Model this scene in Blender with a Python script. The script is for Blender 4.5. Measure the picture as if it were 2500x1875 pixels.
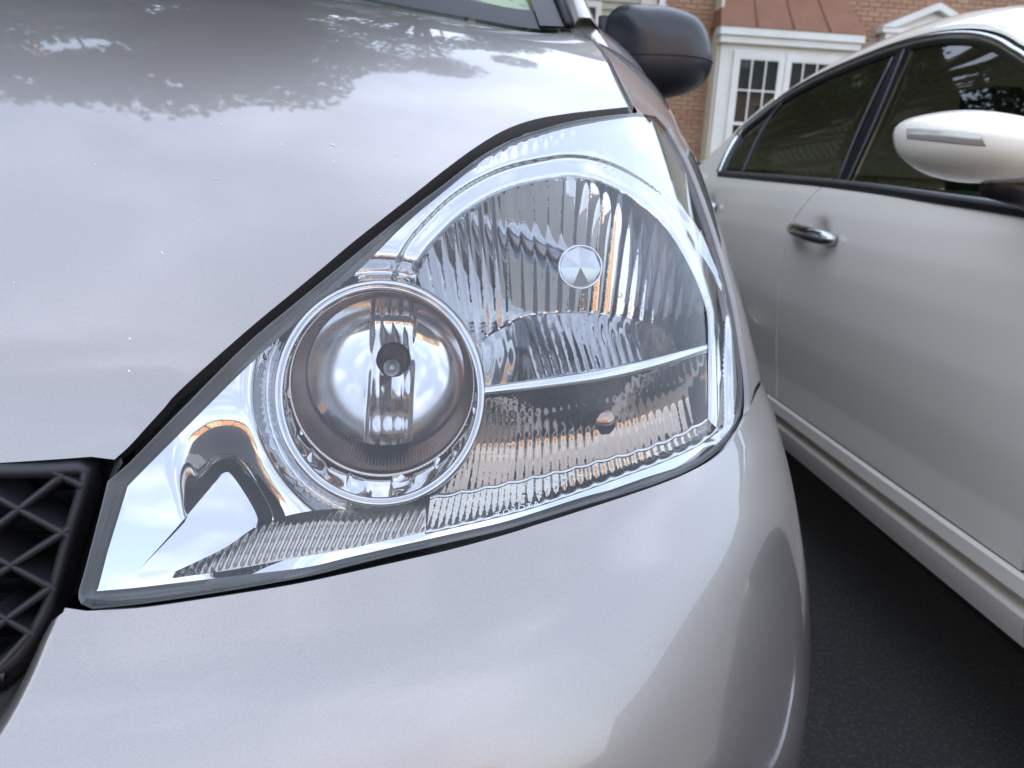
import bpy, bmesh, math, random
import numpy as np
from mathutils import Vector, Matrix
from mathutils.geometry import delaunay_2d_cdt
from mathutils.bvhtree import BVHTree
R = math.radians
random.seed(7); rng = np.random.default_rng(7)
for o in list(bpy.data.objects): bpy.data.objects.remove(o)
scene = bpy.context.scene
col = scene.collection

# ------------------------------------------------------------------ camera
F, PW, PH = 2020., 2500., 1875.
YAW, PITCH, ROLL = R(5.1426), R(14.6589), R(3.0)
C = np.array([0, 0, .95])
fw = np.array([math.sin(YAW)*math.cos(PITCH), math.cos(YAW)*math.cos(PITCH), -math.sin(PITCH)])
r0 = np.array([math.cos(YAW), -math.sin(YAW), 0.]); u0 = np.cross(r0, fw)
rt = r0*math.cos(ROLL)+u0*math.sin(ROLL); up = u0*math.cos(ROLL)-r0*math.sin(ROLL)
cd = bpy.data.cameras.new('camera'); cam = bpy.data.objects.new('camera', cd); col.objects.link(cam)
cam.matrix_world = Matrix([[rt[0], up[0], -fw[0], C[0]], [rt[1], up[1], -fw[1], C[1]], [rt[2], up[2], -fw[2], C[2]], [0, 0, 0, 1]])
cd.sensor_width = 36; cd.lens = 36*F/PW; cd.clip_start = .01; cd.clip_end = 2000
cd.dof.use_dof = True; cd.dof.focus_distance = .50; cd.dof.aperture_fstop = 15.0
scene.camera = cam

# ------------------------------------------------------------------ sky, sun, exposure
SUN_EL, SUN_AZ = R(11), R(14)            # low sun ahead, behind the houses; azimuth from +Y towards +X
world = bpy.data.worlds.new('World'); scene.world = world; world.use_nodes = True
wn, wl = world.node_tree.nodes, world.node_tree.links
bg = wn['Background']; bg.inputs['Strength'].default_value = .15
sky = wn.new('ShaderNodeTexSky'); sky.sky_type = 'NISHITA'; sky.sun_disc = False
sky.sun_elevation = SUN_EL; sky.sun_rotation = SUN_AZ; sky.air_density = 1.0; sky.dust_density = .6; sky.ozone_density = 1.5
tc = wn.new('ShaderNodeTexCoord'); mp = wn.new('ShaderNodeMapping'); mp.inputs['Scale'].default_value = (1.6, 1.6, 3.2)
nz = wn.new('ShaderNodeTexNoise'); nz.inputs['Scale'].default_value = 1.7; nz.inputs['Detail'].default_value = 7; nz.inputs['Roughness'].default_value = .55
rp = wn.new('ShaderNodeValToRGB'); rp.color_ramp.elements[0].position = .47; rp.color_ramp.elements[1].position = .66
rp.color_ramp.elements[0].color = (.40, .40, .40, 1); rp.color_ramp.elements[1].color = (.85, .85, .85, 1)
mx = wn.new('ShaderNodeMix'); mx.data_type = 'RGBA'
mx.inputs['B'].default_value = (5.9, 6.35, 7.8, 1)
wl.new(tc.outputs['Generated'], mp.inputs['Vector']); wl.new(mp.outputs['Vector'], nz.inputs['Vector'])
wl.new(nz.outputs['Fac'], rp.inputs['Fac']); wl.new(rp.outputs['Color'], mx.inputs['Factor'])
wl.new(sky.outputs['Color'], mx.inputs['A']); wl.new(mx.outputs['Result'], bg.inputs['Color'])
sd = bpy.data.lights.new('sun', 'SUN'); sun = bpy.data.objects.new('sun', sd); col.objects.link(sun)
sd.energy = 5.0; sd.angle = R(.6); sd.color = (1, .62, .34)
sv = Vector((math.sin(SUN_AZ)*math.cos(SUN_EL), math.cos(SUN_AZ)*math.cos(SUN_EL), math.sin(SUN_EL)))
sun.rotation_euler = sv.to_track_quat('Z', 'Y').to_euler(); sun.location = (0, 30, 30)
vs = scene.view_settings; vs.view_transform = 'Standard'; vs.look = 'None'; vs.exposure = 1.66; vs.gamma = 1
scene.cycles.use_denoising = True; scene.cycles.max_bounces = 14; scene.cycles.glossy_bounces = 8
scene.cycles.transparent_max_bounces = 12; scene.cycles.transmission_bounces = 6; scene.cycles.caustics_reflective = False; scene.cycles.caustics_refractive = False
scene.cycles.sample_clamp_indirect = 6

# ------------------------------------------------------------------ helpers
def rays(px):
    px = np.asarray(px, float)
    d = fw[None]+rt[None]*((px[:, 0]-PW/2)/F)[:, None]-up[None]*((px[:, 1]-PH/2)/F)[:, None]
    return d/np.linalg.norm(d, axis=1)[:, None]
def atY(px, py, Y): d = rays([(px, py)])[0]; return C+d*Y/d[1]
def atX(px, py, X): d = rays([(px, py)])[0]; return C+d*X/d[0]
def hit(px, G, t0=.2, t1=2.6, n=260):
    """first point where G goes from >0 to <=0 along each pixel's ray"""
    d = rays(px); ts = np.linspace(t0, t1, n)
    lo = np.full(len(d), t0); hi = np.full(len(d), np.nan); prev = None; best = np.full(len(d), t0); bestg = np.full(len(d), 1e9)
    for t in ts:
        g = G(C+d*t)
        b = (g < bestg) & np.isnan(hi); best[b] = t; bestg[b] = g[b]
        if prev is not None:
            m = (prev > 0) & (g <= 0) & np.isnan(hi)
            lo[m] = t-(ts[1]-ts[0]); hi[m] = t
        prev = g
    miss = np.isnan(hi); lo[miss] = best[miss]; hi[miss] = best[miss]
    for _ in range(26):
        mid = (lo+hi)/2; g = G(C+d*mid[:, None]); m = g > 0
        lo = np.where(m, mid, lo); hi = np.where(m, hi, mid)
    return C+d*((lo+hi)/2)[:, None]
def crv(pts, n=60, closed=False):
    """Catmull-Rom curve through pts, resampled evenly to n points"""
    p = np.asarray(pts, float)
    q = np.vstack([p[-1:], p, p[:2]]) if closed else np.vstack([2*p[:1]-p[1:2], p, 2*p[-1:]-p[-2:-1]])
    out = []
    for i in range(1, len(q)-2):
        a, b, c, d = q[i-1:i+3]
        for t in np.linspace(0, 1, 12, endpoint=False):
            out.append(.5*((2*b)+(c-a)*t+(2*a-5*b+4*c-d)*t*t+(3*b-a-3*c+d)*t**3))
    out.append(p[0] if closed else p[-1]); out = np.array(out)
    s = np.r_[0, np.cumsum(np.linalg.norm(np.diff(out, axis=0), axis=1))]
    u = np.linspace(0, s[-1], n+1)[:-1] if closed else np.linspace(0, s[-1], n)
    return np.stack([np.interp(u, s, out[:, k]) for k in range(out.shape[1])], 1)
def inside(P, poly):
    x, y = P[:, 0], P[:, 1]; r = np.zeros(len(P), bool); n = len(poly); j = n-1
    for i in range(n):
        xi, yi = poly[i]; xj, yj = poly[j]
        m = ((yi > y) != (yj > y)) & (x < (xj-xi)*(y-yi)/((yj-yi) or 1e-12)+xi); r ^= m; j = i
    return r
def pdist(P, line, closed=True):
    L = np.asarray(line, float); A = L if closed else L[:-1]; B = np.roll(L, -1, 0) if closed else L[1:]
    best = np.full(len(P), 1e9)
    for a, b in zip(A, B):
        ab = b-a; t = np.clip(((P-a)@ab)/max(ab@ab, 1e-12), 0, 1)
        best = np.minimum(best, np.linalg.norm(P-(a+t[:, None]*ab), axis=1))
    return best
def cdt(outer, holes, step, lines=()):
    outer = np.asarray(outer, float); polys = [outer]+[np.asarray(h, float) for h in holes]
    lo, hi = outer.min(0), outer.max(0); g = []
    ys = np.arange(lo[1]+step*.5, hi[1], step*.87)
    for k, y in enumerate(ys):
        xs = np.arange(lo[0]+(step*.5 if k % 2 else 0), hi[0], step); g.append(np.stack([xs, np.full(len(xs), y)], 1))
    g = np.vstack(g) if g else np.zeros((0, 2))
    m = inside(g, outer)
    for h in polys[1:]: m &= ~inside(g, h)
    g = g[m]
    if len(g):
        m = np.ones(len(g), bool)
        for p in polys: m &= pdist(g, p) > step*.45
        g = g[m]
    segs = []
    for L in lines:
        L = np.asarray(L, float); ok = inside(L, outer) & (pdist(L, outer) > step*.3)
        for h in polys[1:]: ok &= ~inside(L, h)
        i = 0
        while i < len(L):
            if not ok[i]: i += 1; continue
            j = i
            while j < len(L) and ok[j]: j += 1
            if j-i > 1: segs.append(L[i:j])
            i = j
    if segs and len(g):
        A = np.vstack(segs); keep = np.ones(len(g), bool)
        for k in range(0, len(g), 2000): keep[k:k+2000] = (((g[k:k+2000, None]-A[None])**2).sum(-1).min(1) > (step*.42)**2)
        g = g[keep]
    V, E = [], []
    for L in segs: b = len(V); V += [Vector(q) for q in L]; E += [(b+i, b+i+1) for i in range(len(L)-1)]
    for p in polys:
        b = len(V); V += [Vector(q) for q in p]; E += [(b+i, b+(i+1) % len(p)) for i in range(len(p))]
    V += [Vector(q) for q in g]
    ov, oe, of = delaunay_2d_cdt(V, E, [], 0, 1e-7)[:3]
    ov = np.array([list(v) for v in ov]); of = np.array([f for f in of if len(f) == 3])
    cen = ov[of].mean(1); m = inside(cen, outer)
    for h in polys[1:]: m &= ~inside(cen, h)
    return ov, of[m]
ROOT = {}
def root_of(o):
    while o.parent: o = o.parent
    return o
def obj(name, V, Fc, mat, parent=None, smooth=True, thick=0, flip=None):
    V = np.asarray(V, float)
    if parent is not None: V = V-np.array(root_of(parent).location)[None]
    me = bpy.data.meshes.new(name); me.from_pydata(V.tolist(), [], [list(map(int, f)) for f in Fc]); me.update()
    bm = bmesh.new(); bm.from_mesh(me); bmesh.ops.remove_doubles(bm, verts=bm.verts, dist=1e-7)
    if flip == 'cam' and len(bm.faces):
        base = np.array(root_of(parent).location) if parent is not None else np.zeros(3); s = 0
        for f in bm.faces: s += f.normal.dot(Vector(C-base)-f.calc_center_median())*f.calc_area()
        if s < 0: bmesh.ops.reverse_faces(bm, faces=bm.faces)
    elif flip == 'out': bmesh.ops.recalc_face_normals(bm, faces=bm.faces)
    bm.to_mesh(me); bm.free()
    if smooth: me.shade_smooth()
    if mat is not None: me.materials.append(M[mat])
    o = bpy.data.objects.new(name, me); col.objects.link(o)
    if parent is not None: o.parent = parent
    if thick:
        md = o.modifiers.new('thickness', 'SOLIDIFY'); md.thickness = thick; md.offset = -1
        o.modifiers.new('split', 'EDGE_SPLIT').split_angle = R(35)
    return o
def grid(rows):
    """quads through a list of equal-length rows of points"""
    rows = [np.asarray(r) for r in rows]; n = len(rows[0]); V = np.vstack(rows); Fc = []
    for i in range(len(rows)-1):
        for j in range(n-1): Fc.append((i*n+j, i*n+j+1, (i+1)*n+j+1, (i+1)*n+j))
    return V, Fc
def gridc(rows):
    rows = [np.vstack([r, r[:1]]) for r in rows]; return grid(rows)
def boxes(L):
    V, Fc = [], []
    for (x0, y0, z0, x1, y1, z1) in L:
        b = len(V); V += [(x, y, z) for x in (x0, x1) for y in (y0, y1) for z in (z0, z1)]
        Fc += [(b, b+1, b+3, b+2), (b+4, b+6, b+7, b+5), (b, b+4, b+5, b+1), (b+2, b+3, b+7, b+6), (b, b+2, b+6, b+4), (b+1, b+5, b+7, b+3)]
    return V, Fc
def tube(P, r, n=8, cap=True):
    P = np.asarray(P, float); rr = np.broadcast_to(np.asarray(r, float), (len(P),)); rows = []
    T = np.gradient(P, axis=0); T /= np.linalg.norm(T, axis=1)[:, None]+1e-12
    ref = np.array([0, 0, 1.]) if abs(T[0][2]) < .9 else np.array([1., 0, 0])
    for p, t, q in zip(P, T, rr):
        a = np.cross(t, ref); a /= np.linalg.norm(a); b = np.cross(t, a); an = np.linspace(0, 2*math.pi, n, endpoint=False)
        rows.append(p+q*(np.cos(an)[:, None]*a+np.sin(an)[:, None]*b))
    V, Fc = gridc(rows); m = n+1
    if cap: Fc += [tuple(range(n))[::-1], tuple((len(rows)-1)*m+k for k in range(n))]
    return V, Fc
def merge(*parts):
    V, Fc = [], []
    for v, f in parts:
        b = len(V); V += [tuple(x) for x in v]; Fc += [tuple(i+b for i in q) for q in f]
    return V, Fc
def empty(name, loc, label=None, cat=None, group=None):
    o = bpy.data.objects.new(name, None); col.objects.link(o); o.location = loc; o.empty_display_size = .2
    tag(o, label, cat, group); return o
def tag(o, label=None, cat=None, group=None, kind=None):
    for k, v in (('label', label), ('category', cat), ('group', group), ('kind', kind)):
        if v: o[k] = v
    return o

# ------------------------------------------------------------------ materials
M = {}
def mat(name, base, rough=.5, metal=0., coat=0., coat_rough=.03, noise=None, bump=None, spec=None, ior=None, emit=None):
    m = bpy.data.materials.new(name); m.use_nodes = True; M[name] = m
    nt = m.node_tree; b = nt.nodes['Principled BSDF']; I = b.inputs
    I['Base Color'].default_value = (*base, 1); I['Roughness'].default_value = rough; I['Metallic'].default_value = metal
    I['Coat Weight'].default_value = coat; I['Coat Roughness'].default_value = coat_rough
    if spec is not None: I['Specular IOR Level'].default_value = spec
    if ior: I['IOR'].default_value = ior
    co = nt.nodes.new('ShaderNodeTexCoord')
    if noise:       # (scale, second colour, lo, hi)
        sc, c2, lo, hi = noise[:4]
        n = nt.nodes.new('ShaderNodeTexNoise'); n.inputs['Scale'].default_value = sc; n.inputs['Detail'].default_value = 6
        nt.links.new(co.outputs['Object'], n.inputs['Vector'])
        r = nt.nodes.new('ShaderNodeMapRange'); r.inputs['From Min'].default_value = lo; r.inputs['From Max'].default_value = hi
        nt.links.new(n.outputs['Fac'], r.inputs['Value'])
        x = nt.nodes.new('ShaderNodeMix'); x.data_type = 'RGBA'; x.inputs['A'].default_value = (*base, 1); x.inputs['B'].default_value = (*c2, 1)
        nt.links.new(r.outputs['Result'], x.inputs['Factor']); nt.links.new(x.outputs['Result'], I['Base Color'])
    if bump:        # (scale, strength, distance)
        n = nt.nodes.new('ShaderNodeTexNoise'); n.inputs['Scale'].default_value = bump[0]; n.inputs['Detail'].default_value = 5
        nt.links.new(co.outputs['Object'], n.inputs['Vector'])
        k = nt.nodes.new('ShaderNodeBump'); k.inputs['Strength'].default_value = bump[1]; k.inputs['Distance'].default_value = bump[2]
        nt.links.new(n.outputs['Fac'], k.inputs['Height']); nt.links.new(k.outputs['Normal'], I['Normal'])
    return m
def glass(name, tint, rough=.0, film=0., ior=1.5):
    m = bpy.data.materials.new(name); m.use_nodes = True; M[name] = m; nt = m.node_tree; nt.nodes.clear()
    out = nt.nodes.new('ShaderNodeOutputMaterial'); t = nt.nodes.new('ShaderNodeBsdfTransparent'); t.inputs['Color'].default_value = (*tint, 1)
    g = nt.nodes.new('ShaderNodeBsdfGlossy'); g.inputs['Roughness'].default_value = rough
    f = nt.nodes.new('ShaderNodeFresnel')           # a thin sheet reflects alike from both sides
    ge = nt.nodes.new('ShaderNodeNewGeometry'); io = nt.nodes.new('ShaderNodeMapRange'); io.inputs['To Min'].default_value = ior; io.inputs['To Max'].default_value = 1/ior
    nt.links.new(ge.outputs['Backfacing'], io.inputs['Value']); nt.links.new(io.outputs[0], f.inputs['IOR'])
    x = nt.nodes.new('ShaderNodeMixShader'); nt.links.new(f.outputs[0], x.inputs[0]); nt.links.new(t.outputs[0], x.inputs[1]); nt.links.new(g.outputs[0], x.inputs[2])
    last = x
    if film:
        d = nt.nodes.new('ShaderNodeBsdfDiffuse'); d.inputs['Color'].default_value = (.8, .8, .8, 1)
        n = nt.nodes.new('ShaderNodeTexNoise'); n.inputs['Scale'].default_value = 9; n.inputs['Detail'].default_value = 6
        co = nt.nodes.new('ShaderNodeTexCoord'); nt.links.new(co.outputs['Object'], n.inputs['Vector'])
        mr = nt.nodes.new('ShaderNodeMapRange'); mr.inputs['To Min'].default_value = film*.4; mr.inputs['To Max'].default_value = film*1.6
        nt.links.new(n.outputs['Fac'], mr.inputs['Value'])
        y = nt.nodes.new('ShaderNodeMixShader'); nt.links.new(mr.outputs[0], y.inputs[0]); nt.links.new(x.outputs[0], y.inputs[1]); nt.links.new(d.outputs[0], y.inputs[2]); last = y
    nt.links.new(last.outputs[0], out.inputs['Surface']); return m

def paint(name, base, metal, rough, specks=0.):
    m = mat(name, base, rough, metal, coat=1., coat_rough=.015); nt = m.node_tree; b = nt.nodes['Principled BSDF']
    co = nt.nodes['Texture Coordinate']
    v = nt.nodes.new('ShaderNodeTexVoronoi'); v.inputs['Scale'].default_value = 2600; nt.links.new(co.outputs['Object'], v.inputs['Vector'])
    # flakes: per-cell brightness of the metal
    mr = nt.nodes.new('ShaderNodeMapRange'); mr.inputs['To Min'].default_value = .88; mr.inputs['To Max'].default_value = 1.1
    nt.links.new(v.outputs['Color'], mr.inputs['Value'])
    mul = nt.nodes.new('ShaderNodeMix'); mul.data_type = 'RGBA'; mul.blend_type = 'MULTIPLY'; mul.inputs['Factor'].default_value = 1
    mul.inputs['A'].default_value = (*base, 1); nt.links.new(mr.outputs[0], mul.inputs['B']); last = mul.outputs['Result']
    if specks:      # dust grains and tiny chips
        d = nt.nodes.new('ShaderNodeTexVoronoi'); d.inputs['Scale'].default_value = 34; nt.links.new(co.outputs['Object'], d.inputs['Vector'])
        lt = nt.nodes.new('ShaderNodeMath'); lt.operation = 'LESS_THAN'; nt.links.new(d.outputs['Distance'], lt.inputs[0]); lt.inputs[1].default_value = specks
        sp = nt.nodes.new('ShaderNodeMix'); sp.data_type = 'RGBA'; nt.links.new(lt.outputs[0], sp.inputs['Factor']); nt.links.new(last, sp.inputs['A']); sp.inputs['B'].default_value = (.85, .84, .8, 1)
        last = sp.outputs['Result']
        # thin dust film breaks up the gloss a little
        n = nt.nodes.new('ShaderNodeTexNoise'); n.inputs['Scale'].default_value = 5; n.inputs['Detail'].default_value = 8; nt.links.new(co.outputs['Object'], n.inputs['Vector'])
        q = nt.nodes.new('ShaderNodeMapRange'); q.inputs['From Min'].default_value = .35; q.inputs['From Max'].default_value = .75; q.inputs['To Min'].default_value = .006; q.inputs['To Max'].default_value = .018
        nt.links.new(n.outputs['Fac'], q.inputs['Value']); nt.links.new(q.outputs[0], b.inputs['Coat Roughness'])
    nt.links.new(last, b.inputs['Base Color'])
    n = nt.nodes.new('ShaderNodeTexNoise'); n.inputs['Scale'].default_value = 900; n.inputs['Detail'].default_value = 2; nt.links.new(co.outputs['Object'], n.inputs['Vector'])
    k = nt.nodes.new('ShaderNodeBump'); k.inputs['Strength'].default_value = .012; k.inputs['Distance'].default_value = .0004
    nt.links.new(n.outputs['Fac'], k.inputs['Height']); nt.links.new(k.outputs['Normal'], b.inputs['Coat Normal'])
    return m
paint('silver_paint', (.315, .292, .275), .66, .30, .018)
paint('pearl_paint', (.90, .84, .73), .0, .38)
mat('chrome', (.52, .525, .535), .05, 1)
mat('shield_metal', (.36, .37, .39), .06, 1)
mat('smoked', (.32, .25, .20), .07, 1)
mat('flute', (.36, .335, .31), .06, 1)
mat('chrome_trim', (.62, .63, .65), .12, 1)
mat('reflector', (.46, .465, .48), .04, 1)
mat('bowl_metal', (.54, .545, .555), .11, 1)
mat('knurl', (.47, .40, .365), .09, 1)
mat('bulb_metal', (.25, .24, .24), .3, 1)
mat('black_plastic', (.012, .012, .013), .38, bump=(700, .15, .0003))
mat('black_gloss', (.022, .024, .028), .32, noise=(14, (.028, .030, .034), .4, .7))
mat('grille_plastic', (.018, .019, .022), .55, noise=(25, (.035, .034, .033), .52, .8), bump=(420, .3, .0004))
mat('rubber', (.012, .012, .012), .55, bump=(260, .3, .0005))
mat('flange', (.035, .035, .033), .16, noise=(30, (.06, .058, .052), .5, .8))
mat('tyre', (.015, .015, .015), .8, bump=(120, .4, .001))
mat('rim_metal', (.5, .5, .52), .25, 1)
mat('amber', (.75, .20, .02), .15, coat=.5)
mat('amber_dark', (.30, .22, .17), .12, 1)
glass('lens_clear', (.97, .98, .98), film=.03)
glass('bulb_glass', (.75, .75, .78))
glass('tint_glass', (.24, .285, .24))
glass('wind_glass', (.55, .68, .66))
glass('house_glass', (.35, .38, .38), ior=1.3)
mat('indicator', (.50, .48, .43), .2, .2, coat=.4)
mat('trim_grey', (.10, .10, .105), .3, .6)
mat('frit', (.010, .011, .013), .3, spec=.25)
mat('sticker', (.72, .66, .30), .6, noise=(60, (.18, .38, .30), .60, .64))
mat('cabin_dark', (.05, .048, .045), .8)
mat('cabin_tan', (.42, .36, .27), .8)
mat('asphalt', (.027, .026, .025), .8, noise=(130, (.085, .082, .078), .52, .70), bump=(220, .9, .006))
mat('pavement', (.36, .35, .33), .85, noise=(9, (.28, .27, .25), .4, .7), bump=(80, .3, .002))
mat('grit', (.16, .155, .15), .9)
mat('mortar', (.36, .30, .25), .9)
mat('trim_white', (.74, .72, .67), .5, noise=(3, (.68, .66, .60), .4, .7))
mat('trim_cream', (.66, .60, .48), .55)
mat('siding', (.40, .38, .27), .6, noise=(2.5, (.36, .34, .25), .4, .7))
mat('red_metal', (.22, .10, .055), .5, noise=(4, (.25, .12, .07), .4, .7))
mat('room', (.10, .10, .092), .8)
mat('shingle', (.09, .085, .08), .9, noise=(20, (.15, .13, .12), .4, .7))
mat('blind', (.30, .30, .28), .7)
mat('bark', (.10, .075, .055), .9, noise=(12, (.16, .13, .10), .4, .7), bump=(30, .7, .02))
mat('grass', (.045, .085, .02), .9, noise=(8, (.08, .11, .035), .4, .7))
mat('lamp_dark', (.03, .028, .027), .5)
def brick_mat(name, cols):
    m = mat(name, cols[0], .85, bump=(60, .4, .003)); nt = m.node_tree; b = nt.nodes['Principled BSDF']
    oi = nt.nodes.new('ShaderNodeObjectInfo'); r = nt.nodes.new('ShaderNodeValToRGB'); r.color_ramp.elements[0].color = (*cols[0], 1); r.color_ramp.elements[1].color = (*cols[1], 1)
    n = nt.nodes.new('ShaderNodeTexWhiteNoise'); co = nt.nodes['Texture Coordinate']
    if name == 'brick_mass':
        v = nt.nodes.new('ShaderNodeVectorMath'); v.operation = 'SNAP'; v.inputs[1].default_value = (.215, 5, .075)
        nt.links.new(co.outputs['Object'], v.inputs[0]); nt.links.new(v.outputs[0], n.inputs['Vector']); nt.links.new(n.outputs['Value'], r.inputs['Fac'])
    else: nt.links.new(oi.outputs['Random'], r.inputs['Fac'])
    nt.links.new(r.outputs['Color'], b.inputs['Base Color'])
brick_mat('brick', ((.315, .175, .11), (.39, .235, .15)))
brick_mat('brick_mass', ((.315, .175, .11), (.39, .235, .15)))
def leaf_mat(name, c1, c2):
    m = mat(name, c1, .5); nt = m.node_tree; b = nt.nodes['Principled BSDF']; b.inputs['Transmission Weight'].default_value = 0
    g = nt.nodes.new('ShaderNodeNewGeometry'); r = nt.nodes.new('ShaderNodeValToRGB'); r.color_ramp.elements[0].color = (*c1, 1); r.color_ramp.elements[1].color = (*c2, 1)
    nt.links.new(g.outputs['Random Per Island'], r.inputs['Fac']); nt.links.new(r.outputs['Color'], b.inputs['Base Color'])
    tr = nt.nodes.new('ShaderNodeBsdfTranslucent'); nt.links.new(r.outputs['Color'], tr.inputs['Color'])
    x = nt.nodes.new('ShaderNodeMixShader'); x.inputs[0].default_value = .3; nt.links.new(b.outputs[0], x.inputs[1]); nt.links.new(tr.outputs[0], x.inputs[2])
    nt.links.new(x.outputs[0], nt.nodes['Material Output'].inputs['Surface'])
leaf_mat('leaf', (.04, .07, .02), (.09, .12, .035))

# ------------------------------------------------------------------ ground
tag(obj('asphalt_ground', [(-400, -400, 0), (400, -400, 0), (400, 400, 0), (-400, 400, 0)], [(0, 1, 2, 3)], 'asphalt', smooth=False), kind='structure')
V, Fc = boxes([(-40, 7.6, -.1, 40, 9.4, .12)]); tag(obj('pavement', V, Fc, 'pavement', smooth=False), kind='structure')
V, Fc = boxes([(-40, 9.4, -.1, 40, 14.3, .14)]); tag(obj('lawn', V, Fc, 'grass', smooth=False), kind='structure')

# ------------------------------------------------------------------ minivan shell
XC, HW, YC, DD, NN = -.65, .985, 1.023, .656, 3.0
def rake(z): k = z-.74; return .42*k+1.5*np.maximum(k, 0)**2
def lean(z): return .185*np.maximum(z-.74, 0)
def shellF(P):
    s = np.clip((P[..., 0]+lean(P[..., 2])-XC)/HW, 0, None); c = np.clip((YC-(P[..., 1]-rake(P[..., 2])))/DD, 0, None)
    return s**NN+c**NN-1
SH = np.array([-.35, .9, -.25])
def LP(px, off=0.):
    px = np.asarray(px, float); off = np.broadcast_to(np.asarray(off, float), (len(px),))
    P = hit(px, shellF, .3, 1.6, 200); return P+rays(px)*off[:, None]
# plan curve table: arc length u -> (x, y), outward normal
ph = np.linspace(0, math.pi/2, 1500); tx = XC+HW*np.sin(ph)**(2/NN); ty = YC-DD*np.cos(ph)**(2/NN)
tx = np.r_[tx, np.full(200, tx[-1])]; ty = np.r_[ty, np.linspace(YC, YC+3.6, 201)[1:]]
tu = np.r_[0, np.cumsum(np.hypot(np.diff(tx), np.diff(ty)))]
UU = np.linspace(0, tu[-1], 1400); TX, TY = np.interp(UU, tu, tx), np.interp(UU, tu, ty)
dx, dy = np.gradient(TX), np.gradient(TY); l = np.hypot(dx, dy); NX, NY = dy/l, -dx/l
zo = np.array([.10, .22, .35, .45, .50, .55, .60, .64, .68, .70, .72, .74, .76, .80, 1.2]); oo = np.array([.02, .065, .098, .112, .115, .113, .103, .087, .064, .051, .034, .012, .002, 0, 0])
_zz = np.linspace(.1, 1.2, 1101); _o = np.interp(_zz, zo, oo)
for _ in range(3): _o = np.convolve(np.pad(_o, 12, mode='edge'), np.ones(25)/25, 'valid')
def offs(z): return np.interp(z, _zz, _o)
def vrake(z): return np.where(z > .74, rake(z), .42*(z-.74)*0)
def S(u, z):
    x, y, nx, ny = (np.interp(np.abs(u), UU, a) for a in (TX, TY, NX, NY)); o = offs(z)*(.13+.87*np.abs(ny))
    X = x+o*nx-lean(z); X = np.where(u < 0, 2*XC-X, X); return np.stack([X, y+o*ny+vrake(z), z], -1)
def uofP(P):
    X, Y, z = P[:, 0]+lean(P[:, 2]), P[:, 1]-vrake(P[:, 2]), P[:, 2]
    D = (X[:, None]-TX[None])**2+(Y[:, None]-TY[None])**2; k = D.argmin(1)
    sd = (X-TX[k])*NX[k]+(Y-TY[k])*NY[k]; return UU[k]-(X-TX[k])*NY[k]+(Y-TY[k])*NX[k], sd-offs(z)*(.13+.87*np.abs(NY[k]))
def bumperF(P): return uofP(P)[1]
def to_uz(px):
    P = hit(px, bumperF, .3, 1.4, 120); return np.stack([uofP(P)[0], P[:, 2]], 1)

van = empty('minivan', (-.65, 2.6, 0), 'silver minivan with a clear headlight filling the foreground', 'minivan')

# outlines read off in photograph pixels
LENS_TOP = [(263, 1175), (309, 1136), (345, 1100), (442, 1000), (600, 842), (715, 745), (831, 650), (960, 545), (1090, 445), (1157, 393), (1210, 360), (1266, 334), (1374, 301), (1470, 284), (1553, 276)]
LENS_RIGHT = [(1600, 283), (1630, 318), (1672, 395), (1714, 500), (1756, 630), (1788, 755), (1806, 869), (1814, 950), (1808, 1015), (1782, 1070), (1737, 1115), (1675, 1152), (1593, 1184)]
LENS_BOT = [(1500, 1213), (1412, 1238), (1242, 1290), (1100, 1324), (971, 1353), (850, 1383), (747, 1408), (548, 1444), (349, 1474), (226, 1487)]
LENS_LEFT = [(198, 1475), (191, 1450), (205, 1400), (234, 1290)]
lens_out = np.vstack([crv(LENS_TOP, 70), crv(LENS_RIGHT, 60)[0:], crv(LENS_BOT, 50), crv(LENS_LEFT, 14)])
HOOD_EDGE = [(279, 1122), (316, 1089), (355, 1046), (399, 998), (442, 950), (600, 809), (717, 712), (798, 645), (868, 586), (1013, 472), (1085, 415), (1157, 362), (1230, 318), (1302, 292), (1380, 278), (1447, 270), (1533, 261)]
FENDER_EDGE = [(1533, 261), (1505, 205), (1479, 147), (1449, 104), (1424, 88)]
BUMP_TOP = [(215, 1496), (300, 1492), (382, 1484), (581, 1454), (747, 1425), (971, 1375), (1100, 1345), (1242, 1306), (1412, 1253), (1593, 1192), (1690, 1150), (1752, 1108), (1800, 1045), (1819, 1000)]

# hood: height over the ground plan
H0, HS, HC, HK = 1.013, .459, .37, .06
def lipY(X): s = np.clip(np.abs(X-XC)/HW, 0, .999); return YC-DD*(1-s**NN)**(1/NN)+.062
def hoodZ(X, Y):
    d = Y-.84
    z = H0+HS*d-HC*d*d-HK*((X-XC)**2-.6889)
    e = np.clip(1-(Y-lipY(X))/.040, 0, 1.2)
    z = z-.028*e**2.2
    q = np.clip((Y-1.12)/.25, 0, 2); z = z+.010*q*q          # kick-up towards the cowl
    return z
def hoodF(P): return P[:, 2]-hoodZ(P[:, 0], P[:, 1])
he = hit(crv(HOOD_EDGE, 70), hoodF); fe = hit(crv(FENDER_EDGE, 26), hoodF)
COWL = [(1424, 88), (1403, 78), (1339, 82), (1270, 76), (1203, 64), (1100, 45), (1000, 27), (880, 2)]
ce = hit(crv(COWL, 24), hoodF, .5, 2.2)
XL = -.65
lipx = np.linspace(XL, he[0, 0]-.012, 30); lip = np.stack([lipx, lipY(lipx)+.001], 1)
cw = ce[-1]; cx = np.linspace(cw[0]-.03, XL, 14); cowl_tail = np.stack([cx, cw[1]+(cw[0]-cx)*.10*(1-(cw[0]-cx)/1.2)], 1)
half = np.vstack([lip, he[:, :2], fe[1:, :2], ce[1:, :2], cowl_tail])
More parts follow.
